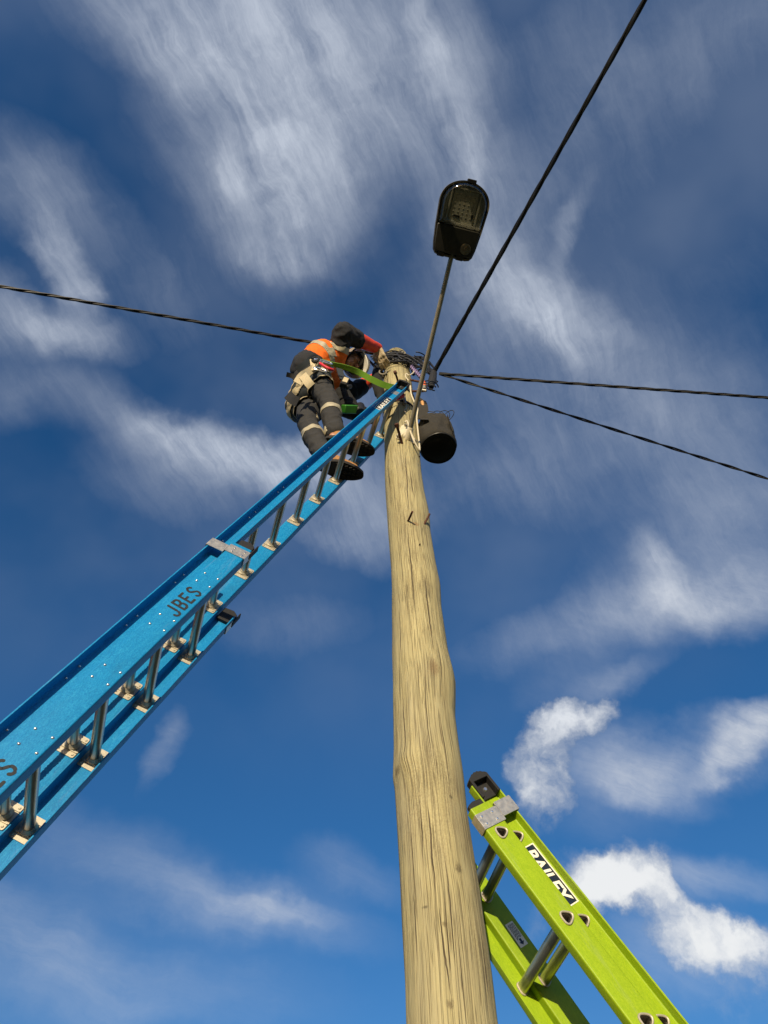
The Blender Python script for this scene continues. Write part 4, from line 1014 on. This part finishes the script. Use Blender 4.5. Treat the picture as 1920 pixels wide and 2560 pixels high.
fR = rung_pt(10, -.055) + UP * .019; fL = rung_pt(9, -.10) + UP * .019       # tread points under the soles
SC = 1.12                                                       # boot size
J = dict(ankR=fR + FD * -.16 + UP * .125, ankL=fL + FD * -.11 + UP * .125)
J['kneeR'] = on_blue(824, 1004, -.008); J['hipR'] = on_blue(790, 957, -.03)
J['kneeL'] = on_blue(768, 1056, -.11); J['hipL'] = J['hipR'] - RT * .18 - UP * .06
J['pel'] = (J['hipR'] + J['hipL']) / 2 + UP * .05
J['waist'] = on_blue(772, 920, -.016); J['chest'] = on_blue(806, 893, .042); J['neck'] = on_blue(850, 890, .04)
J['shR'] = on_blue(840, 890, .075); J['shL'] = J['neck'] - RT * .17 - FD * .03 - UP * .06
J['elR'] = on_blue(858, 832, .25); J['wrR'] = on_blue(943, 871, .144); J['head'] = on_blue(880, 905, .022)
J['wrL'] = pole_c(7.45) + Vector((-.19, .03, 0)); J['elL'] = (J['shL'] + J['wrL']) / 2 - RT * .12 - UP * .08
man = root('person', T(fL), 'worker in navy trousers, orange shirt and white helmet bent over on the blue ladder', 'person')
# head axes: bowed forward over the work
HU = (Vector((-.06, .36, .93)) * .56 + FD * .74).normalized(); HF = (FD * .74 - UP * .66); HF = (HF - HU * HF.dot(HU)).normalized(); HR = HF.cross(HU).normalized()
HM = Matrix((HR, HF, HU)).transposed(); hd = J['head']
def H(x, y, z): return hd + HR * x + HF * y + HU * z
def hand_parts(mb, wr, d, pn, side, s=1.0, curl=.9, rr=1.0):
    """palm, four fingers of unequal length and a thumb; d points down the fingers, pn out of the palm"""
    d = d.normalized(); pn = (pn - d * pn.dot(d)).normalized(); lat = d.cross(pn) * side
    mb.capsule(wr - d * .02, .027 * rr * s, wr + d * .02 * s, .028 * rr * s)
    for k in range(4):
        x = (-.030 + .020 * k) * s; mb.capsule(wr + d * .02 * s + lat * x * .7, .0165 * rr * s, wr + d * .088 * s + lat * x, .013 * rr * s)
        kn = wr + d * .090 * s + lat * x; ln = (.078, .088, .084, .066)[k] * s; a_ = curl * (.55 + .12 * k); p = kn
        for q, (fr_, rr_) in enumerate(((.46, .0105), (.32, .0095), (.24, .0085))):
            dd = d * math.cos(a_) + pn * math.sin(a_) + lat * (.06 * (k - 1.5)) ; e = p + dd.normalized() * ln * fr_
            mb.capsule(p, rr_ * rr * s, e, (rr_ - .001) * rr * s, 10); p = e; a_ += curl * .55
    t0 = wr + d * .025 * s - lat * .026 * s + pn * .006; t1 = t0 + (d * .5 - lat * .75 + pn * .4).normalized() * .042 * s; t2 = t1 + (d * .8 - lat * .15 + pn * .55).normalized() * .034 * s; t3 = t2 + (d * .7 + lat * .25 + pn * .6).normalized() * .026 * s
    mb.capsule(t0, .0155 * rr * s, t1, .013 * rr * s, 10); mb.capsule(t1, .0125 * rr * s, t2, .011 * rr * s, 10); mb.capsule(t2, .011 * rr * s, t3, .009 * rr * s, 10)
hdirR = (on_blue(962, 919, .05) - J['wrR']).normalized(); pnR = (pole_c(J['wrR'].z) - J['wrR']); pnR.z = 0; pnR.normalize()
hdirL = (pole_c(J['wrL'].z + .08) - J['wrL']).normalized(); pnL = Vector((.2, -.8, .2))
# one continuous body under the clothes
b = MB()
b.capsule(J['pel'], .12, J['waist'], .105); b.capsule(J['waist'], .105, J['chest'], .115); b.capsule(J['chest'], .11, J['neck'], .06)
b.capsule(J['shR'], .052, J['shL'], .052); b.capsule(J['neck'], .055, hd - HU * .05, .055)
for s_ in 'RL':
    b.capsule(J['hip' + s_], .085, J['knee' + s_], .055); b.capsule(J['knee' + s_], .052, J['ank' + s_], .038); ft = fR if s_ == 'R' else fL
    b.capsule(J['ank' + s_] - UP * .05, .035, ft + FD * .07 + UP * .045, .028)
    b.capsule(J['sh' + s_], .05, J['el' + s_], .042); b.capsule(J['el' + s_], .04, J['wr' + s_], .03); b.capsule(J['pel'], .11, J['hip' + s_], .09)
hand_parts(b, J['wrR'], hdirR, pnR, 1, 1.0, .5, .8); hand_parts(b, J['wrL'], hdirL, pnL, 1, 1.0, .8, .8)
b.ell(hd + HU * .01, HM, (.074, .094, .108)); b.ell(H(0, .025, -.065), HM, (.052, .062, .06)); b.ell(H(0, .068, -.105), HM, (.026, .024, .022))
b.capsule(H(0, .092, .005), .009, H(0, .112, -.035), .014, 10); b.capsule(H(-.03, .082, .022), .013, H(.03, .082, .022), .013, 10)
b.capsule(H(-.02, .088, -.068), .009, H(.02, .088, -.068), .009, 8); b.capsule(H(-.016, .088, -.08), .009, H(.016, .088, -.08), .009, 8)
for s_ in (-1, 1):
    b.ell(H(s_ * .078, -.005, -.01), HM, (.012, .022, .034)); b.ell(H(s_ * .038, .066, -.03), HM, (.024, .022, .024))
bd = body_mesh('body', b, .0065, 'skin', man, 3)
for s_ in (-1, 1):
    b = MB(); b.ell(H(s_ * .031, .085, .0), HM, (.012, .012, .010)); e_ = b.build('eye', ['eye_white'], bd); b = MB(); b.ell(H(s_ * .031, .095, -.001), HM, (.0055, .004, .0055)); b.build('iris', 'iris_dark', e_)
b = MB(); b.ell(H(0, -.018, .025), HM, (.08, .092, .10)); b.ell(H(0, -.06, -.03), HM, (.06, .045, .06)); body_mesh('hair', b, .008, 'hair', man, 3, .003, 60)
# helmet: shell with lining, gutter rim and peak
b = MB(); n = 40
def hel(r, z, pk=0): return [H(math.sin(a_) * r[0] * .95, math.cos(a_) * r[1] * .95 + pk * max(0, math.cos(a_)) ** 2, z - pk * .18 * max(0, math.cos(a_)) ** 2) for a_ in (2 * math.pi * k / n for k in range(n))]
lays = [hel((.097, .118), .030, .000), hel((.131, .154), .022, .046), hel((.133, .156), .030, .046), hel((.120, .144), .042, .010)]
for k in range(1, 8):
    t = math.pi / 2 * k / 7; lays.append(hel((.120 * math.cos(t) + .001, .144 * math.cos(t) + .001), .040 + .112 * math.sin(t)))
vs = [p for r_ in lays for p in r_]; b.add(vs, [(i * n + k, i * n + (k + 1) % n, (i + 1) * n + (k + 1) % n, (i + 1) * n + k) for i in range(len(lays) - 1) for k in range(n)] + [tuple((len(lays) - 1) * n + k for k in range(n))])
for s_ in (-.035, 0, .035): b.capsule(H(s_, -.09, .118), .007, H(s_, .06, .135), .009, 8)
he = b.build('helmet', 'helmet_white', man, ang=50)
b = MB(); lays = [hel((.0975, .1185), .0305, .000)]
for k in range(1, 7):
    t = math.pi / 2 * k / 6; lays.append(hel((.097 * math.cos(t) + .001, .118 * math.cos(t) + .001), .036 + .105 * math.sin(t)))
b.add([p for r_ in lays for p in r_], [(i * n + k, i * n + (k + 1) % n, (i + 1) * n + (k + 1) % n, (i + 1) * n + k) for i in range(len(lays) - 1) for k in range(n)] + [tuple((len(lays) - 1) * n + k for k in range(n))])
b.build('helmet_lining', 'helmet_lining', he)
b = MB(); b.ribbon([H(math.sin(a_) * .093, math.cos(a_) * .112 - .004, .03) for a_ in (2 * math.pi * k / 28 for k in range(29))], HU, .028, .003)
for a_ in (.6, 2.2, 3.9, 5.5): b.ribbon([H(math.sin(a_) * .095, math.cos(a_) * .114, .03), H(math.sin(a_) * .085, math.cos(a_) * .10, .09), H(0, 0, .13)], Vector((math.cos(a_), .2, .1)), .02, .003)
b.build('helmet_harness', 'webbing_black', he)
b = MB()
for s_ in (-1, 1):
    b.ribbon(spline([H(s_ * .112, .04, .03), H(s_ * .088, .03, -.03), H(s_ * .06, .05, -.095), H(0, .075, -.132)], 5), HF, .018, .003)
    b.ribbon(spline([H(s_ * .110, -.05, .03), H(s_ * .092, -.02, -.02), H(s_ * .08, .03, -.055)], 5), HF, .014, .003)
b.build('chin_strap', 'webbing_black', he)
b = MB(); b.tube([H(.122, .06, .055), H(.128, .062, .056)], [.017, .015], 16); b.build('helmet_badge', 'black_plastic', he)
b = MB()
for s_ in (-1, 1): b.ell(H(s_ * .036, .104, -.002), HM, (.034, .007, .021), 20, 10)
b.tube([H(-.01, .109, .004), H(.01, .109, .004)], .004, 8)
for s_ in (-1, 1): b.tube([H(s_ * .068, .098, .002), H(s_ * .08, .04, .004), H(s_ * .082, -.03, .0)], .0035, 8)
b.build('safety_glasses', 'black_plastic', man)
# trousers
b = MB()
b.capsule(J['pel'] + FD * .0,   .146, J['waist'], .128, 20); b.capsule(J['hipR'], .108, J['hipL'], .112, 18); b.capsule(J['hipR'].lerp(J['hipL'], .35) - FD * .05 - UP * .03, .118, J['hipR'].lerp(J['hipL'], .95) - FD * .05 - UP * .03, .118, 18)
for s_ in 'RL':
    h_, k_, a_ = J['hip' + s_], J['knee' + s_], J['ank' + s_]
    b.capsule(h_, .102, h_.lerp(k_, .55), .084, 18); b.capsule(h_.lerp(k_, .5), .085, k_, .071, 18); b.capsule(k_, .070, k_.lerp(a_, .5), .070, 18); b.capsule(k_.lerp(a_, .5), .069, a_ + UP * .06, .066, 18)
    b.capsule(a_ + UP * .06, .070, a_ + UP * .03 + FD * .01, .068, 16)
tro = body_mesh('trousers', b, .0085, 'trouser_cloth', man, 5, .0065, 15)
for s_ in 'RL':
    k_, a_ = J['knee' + s_], J['ank' + s_]; p = k_.lerp(a_, .36 if s_ == 'R' else .40); o_ = J['knee' + ('L' if s_ == 'R' else 'R')].lerp(J['ank' + ('L' if s_ == 'R' else 'R')], .1); ax_ = (a_ - k_).normalized(); band(tro, 'reflective_band', 'reflective_tape', tro, p, ax_, .052, .002, keep=lambda q: ((q - p) - ax_ * (q - p).dot(ax_)).length < .105)
# shirt: orange trunk and upper sleeves, navy lower trunk and sleeves
b = MB()
b.capsule(J['waist'] - (J['chest'] - J['waist']) * .1, .136, J['waist'].lerp(J['chest'], .25), .132, 20); lo = body_mesh('shirt_tail', b, .009, 'navy_cloth', man, 4, .006, 14)
b = MB()
b.capsule(J['waist'].lerp(J['chest'], .30), .132, J['chest'], .142, 20); b.capsule(J['chest'], .138, J['neck'], .085, 18); b.capsule(J['shR'], .088, J['shL'], .088, 18)
b.capsule(J['shR'], .088, J['shR'].lerp(J['elR'], .42), .080, 18); b.capsule(J['shL'], .088, J['shL'].lerp(J['elL'], .42), .080, 18); b.capsule(J['neck'], .075, hd - HU * .09, .062, 14)
sh = body_mesh('shirt', b, .0085, 'orange_cloth', man, 5, .006, 13)
ua = (J['elR'] - J['shR']).normalized()
def arm_d(q): d_ = q - J['shR']; return (d_ - ua * d_.dot(ua)).length if d_.dot(ua) > -.02 else 9
band(sh, 'reflective_band', 'reflective_tape', sh, J['shR'].lerp(J['elR'], .30), ua, .05, .003, keep=lambda q: arm_d(q) < .105)
ct = (J['neck'] - J['waist']).normalized()
band(sh, 'reflective_band', 'reflective_tape', sh, J['chest'] - ct * .05, ct, .05, .002, J['chest'] - ct * .05, .23, keep=lambda q: arm_d(q) > .11)
band(sh, 'reflective_band', 'reflective_tape', sh, J['chest'] + RT * .09, RT, .05, .0035, J['chest'], .3, keep=lambda q: (q - J['chest']).dot(ct) > -.06 and arm_d(q) > .11 and (q - J['chest']).dot(FD) > -.05)
for s_ in 'RL':
    b = MB(); p0 = J['sh' + s_].lerp(J['el' + s_], .40); e_ = J['el' + s_]; w_1 = e_.lerp(J['wr' + s_], .40)
    b.capsule(p0, .080, e_, .086, 18); b.capsule(e_, .084, w_1, .072, 18)
    body_mesh('sleeve', b, .0085, 'navy_cloth', man, 4, .008, 16)
    b = MB(); b.capsule(e_.lerp(J['wr' + s_], .36), .066, J['wr' + s_], .046, 18); gt_ = body_mesh('gauntlet', b, .0075, 'gauntlet_orange', man, 4, .0025, 12)
    band(gt_, 'gauntlet_edge', 'orange_cloth', gt_, e_.lerp(J['wr' + s_], .33), J['wr' + s_] - e_, .012, .003)
    b = MB(); hand_parts(b, J['wr' + s_], hdirR if s_ == 'R' else hdirL, pnR if s_ == 'R' else pnL, 1, 1.06, .5 if s_ == 'R' else .8, 1.12); b.capsule(J['wr' + s_] - (J['wr' + s_] - e_).normalized() * .05, .045, J['wr' + s_], .040, 14)
    body_mesh('glove', b, .006, 'glove_leather', man, 2, .003, 40)
# boots
def boot(ft, back, mat):
    o = ft + FD * back
    def P(x, y, z): return o + FD * x * SC + RT * y * SC + UP * z * SC
    b = MB()
    b.capsule(P(.045, 0, .078), .045, P(.15, .0, .076), .048, 16); b.capsule(P(.15, 0, .074), .048, P(.215, 0, .066), .038, 16); b.capsule(P(.05, 0, .08), .044, P(.055, 0, .16), .052, 16); b.capsule(P(.05, 0, .12), .05, P(.12, 0, .09), .046, 16)
    u_o = body_mesh('boot', b, .0065, mat, man, 4, .002, 25)
    out_ = []
    for k in range(40):
        a_ = 2 * math.pi * k / 40; x = .125 + .155 * math.cos(a_); y = math.sin(a_) * (.056 if x > .13 else .056 - .012 * math.sin(min(1, (.13 - x) / .08) * math.pi * .5)); out_.append((x, y * (1 if abs(math.cos(a_)) < .9 else 1.1)))
    b = MB(); b.prism(out_, lambda u, v, t: P(u, v, t), .008, .036)
    so_ = b.build('sole', 'sole_rubber', u_o)
    b = MB()
    for i in range(11):
        for j in (-1, 0, 1):
            x = .0 + .0245 * i; wmax = .05 * math.sqrt(max(0, 1 - ((x - .125) / .15) ** 2))
            if wmax < .018 or .078 < x < .10: continue
            b.box(P(x, j * wmax * .62, .004), (.0095, wmax * .28, .0043))
    join_local(so_, b)
    return u_o
def join_local(o, mb):
    inv = ABS[o.name].inverted(); mb.v = [inv @ v for v in mb.v]; join(o, mb, 0)
boot(fR, -.185, 'boot_leather'); boot(fL, -.145, 'boot_leather')
# ------------------------------------------------------------------ harness
bn = (UP * .70 - FD * .71 + RT * .0).normalized(); bp = J['pel'] - bn * .05
hr = root('safety_harness', T(J['pel']), 'dark padded work belt with cream webbing round the waist of the worker', 'harness')
def on_hip(q): return (q - bp - bn * (q - bp).dot(bn)).length < .30
for nm_, mt_, sh_, wd_, of_ in (('padded_belt', 'belt_navy', 0, .15, .016), ('belt_webbing', 'webbing_cream', .020, .048, .022), ('belt_edge', 'webbing_cream', -.072, .009, .020), ('belt_edge', 'webbing_cream', .072, .009, .020)):
    band(tro, nm_, mt_, hr, bp + bn * sh_, bn, wd_, of_, keep=on_hip)
def surf(x, y, w_, lift=0):                                     # a spot on the sight line at ladder offset w_
    return on_blue(x, y, w_)
vw = (J['pel'] - CAM).normalized()
def strap(name, pts, width, mat, parent, th=.004):
    b = MB(); q = spline([surf(*p) for p in pts], 6)
    wd = []
    for i in range(len(q)):
        t = (q[min(i + 1, len(q) - 1)] - q[max(i - 1, 0)]).normalized(); wd.append(t.cross(vw).normalized())
    b.ribbon(q, wd, width, th); return b.build(name, mat, parent)
# side plate and riser straps on the near hip
strap('hip_strap', [(742, 958, .105), (754, 940, .11), (770, 930, .115), (792, 914, .115), (801, 898, .11)], .055, 'webbing_cream', hr)
strap('hip_tab', [(757, 938, .135), (765, 948, .137), (772, 958, .13), (779, 966, .12)], .062, 'webbing_cream', hr, .008)
strap('riser_strap', [(779, 893, .13), (781, 906, .13), (783, 918, .125), (784, 926, .12)], .034, 'webbing_cream', hr)
strap('chest_strap', [(742, 925, .06), (760, 912, .10), (776, 899, .125), (795, 893, .125)], .045, 'belt_navy', hr)
strap('rear_tab', [(745, 950, .06), (730, 940, .05), (716, 936, .05)], .035, 'webbing_black', hr)
strap('belt_loop', [(719, 986, -.02), (730, 997, .01), (745, 1006, .03)], .07, 'webbing_black', hr)
b = MB(); c = surf(800, 924, .14); b.tube([c + (FD * math.cos(a_) * .05 + UP * math.sin(a_) * .025) for a_ in (rad(24 * i) for i in range(15))], .006, 8, closed=True); b.build('side_ring', 'rivet_metal', hr)
b = MB(); c = surf(806, 903, .15)
for s_ in (-1, 1): b.tube([c + FD * (-.05) + UP * s_ * .014, c + FD * .06 + UP * s_ * .017], .006, 8)
b.tube([c + FD * -.05 + UP * .014, c + FD * -.06, c + FD * -.05 - UP * .014], .006, 8); b.tube([c + FD * .06 + UP * .017, c + FD * .075, c + FD * .06 - UP * .017], .006, 8); b.build('karabiner', 'rivet_metal', hr)
b = MB(); b.tube(spline([surf(780, 897, .14), surf(790, 893, .15), surf(797, 898, .15), surf(790, 905, .15), surf(781, 901, .14)], 5), .011, 8); b.build('coiled_lead', 'webbing_black', hr)
pl = MB(); pl.tube(spline([surf(800, 908, .15), surf(812, 916, .155), surf(824, 922, .155), surf(833, 925, .15)], 5), .011, 10); o = pl.build('pliers', 'red_plastic'); tag(o, 'red handled pliers tucked at the front of the work belt', 'pliers')
# work positioning lanyard: wide green strap from belt to pole
la = root('lanyard', T(J['pel']), 'wide green webbing lanyard from the belt of the worker to the pole', 'lanyard')
q = spline([surf(806, 902, .13), surf(830, 910, .14), surf(862, 918, .15), surf(897, 931, .16), surf(930, 949, .17), surf(962, 963, .17), surf(992, 971, .16), at(1010, 977, 2.09)], 8)
vv = Vector((0, .35, .94)); wd = []
for i in range(len(q)):
    t = (q[min(i + 1, len(q) - 1)] - q[max(i - 1, 0)]).normalized(); tw = rad(-62 + 95 * i / len(q)); a_ = t.cross(vv).normalized(); wd.append(a_ * math.cos(tw) + vv * math.sin(tw))
b = MB(); b.ribbon(q, wd, .046, .003); b.build('webbing', 'webbing_green', la)
zl = on_pole(1000, 968).z
# holster and tool pouch hanging from the far side of the belt
rd = root('radio_holster', T(surf(862, 955, .08)), 'small black holster with a pale face hanging at the front of the belt', 'holster')
fr = Matrix((FD, RT, UP)).transposed() @ Matrix.Rotation(rad(8), 3, 'Y')
c = surf(861, 956, .06); b = MB(); b.box(c, (.026, .02, .075), fr); b.build('holster_body', 'webbing_black', rd, bevel=.006)
b = MB(); b.box(c + RT * .022 + FD * .003, (.019, .003, .05), fr); b.build('holster_face', 'webbing_cream', rd, bevel=.002)
b = MB(); b.ribbon([surf(848, 922, .06), surf(853, 938, .065), surf(858, 950, .07)], FD, .05, .01); b.build('holster_strap', 'belt_navy', rd)
b = MB(); b.capsule(surf(868, 968, .05), .02, surf(876, 966, .05), .016); b.build('holster_knob', 'black_plastic', rd)
tp_ = root('tool_pouch', T(surf(880, 1028, -.14)), 'black tool pouch with a green sided tool hanging behind the ladder rail', 'pouch')
b = MB(); b.capsule(surf(856, 985, -.12), .06, surf(872, 1018, -.14), .075); b.capsule(surf(868, 1020, -.14), .075, surf(905, 1040, -.15), .06); b.capsule(surf(905, 1040, -.15), .055, surf(935, 1046, -.15), .045)
body_mesh('pouch_body', b, .009, 'canvas_black', tp_, 4, .006, 18)
b = MB(); t_ = (surf(893, 1022, -.06) - surf(857, 1021, -.06)).normalized(); v_ = t_.cross(vw).normalized(); fr = Matrix((t_, v_, t_.cross(v_))).transposed()
b.box(surf(874, 1023, -.06), (.058, .032, .03), fr); b.build('tool_body', 'tool_green', tp_, bevel=.008)
b = MB(); b.capsule(surf(895, 1025, -.06), .034, surf(910, 1024, -.07), .026); b.tube([surf(900, 1016, -.06), surf(902, 1032, -.06)], .036, 12); b.build('tool_nose', 'black_plastic', tp_)
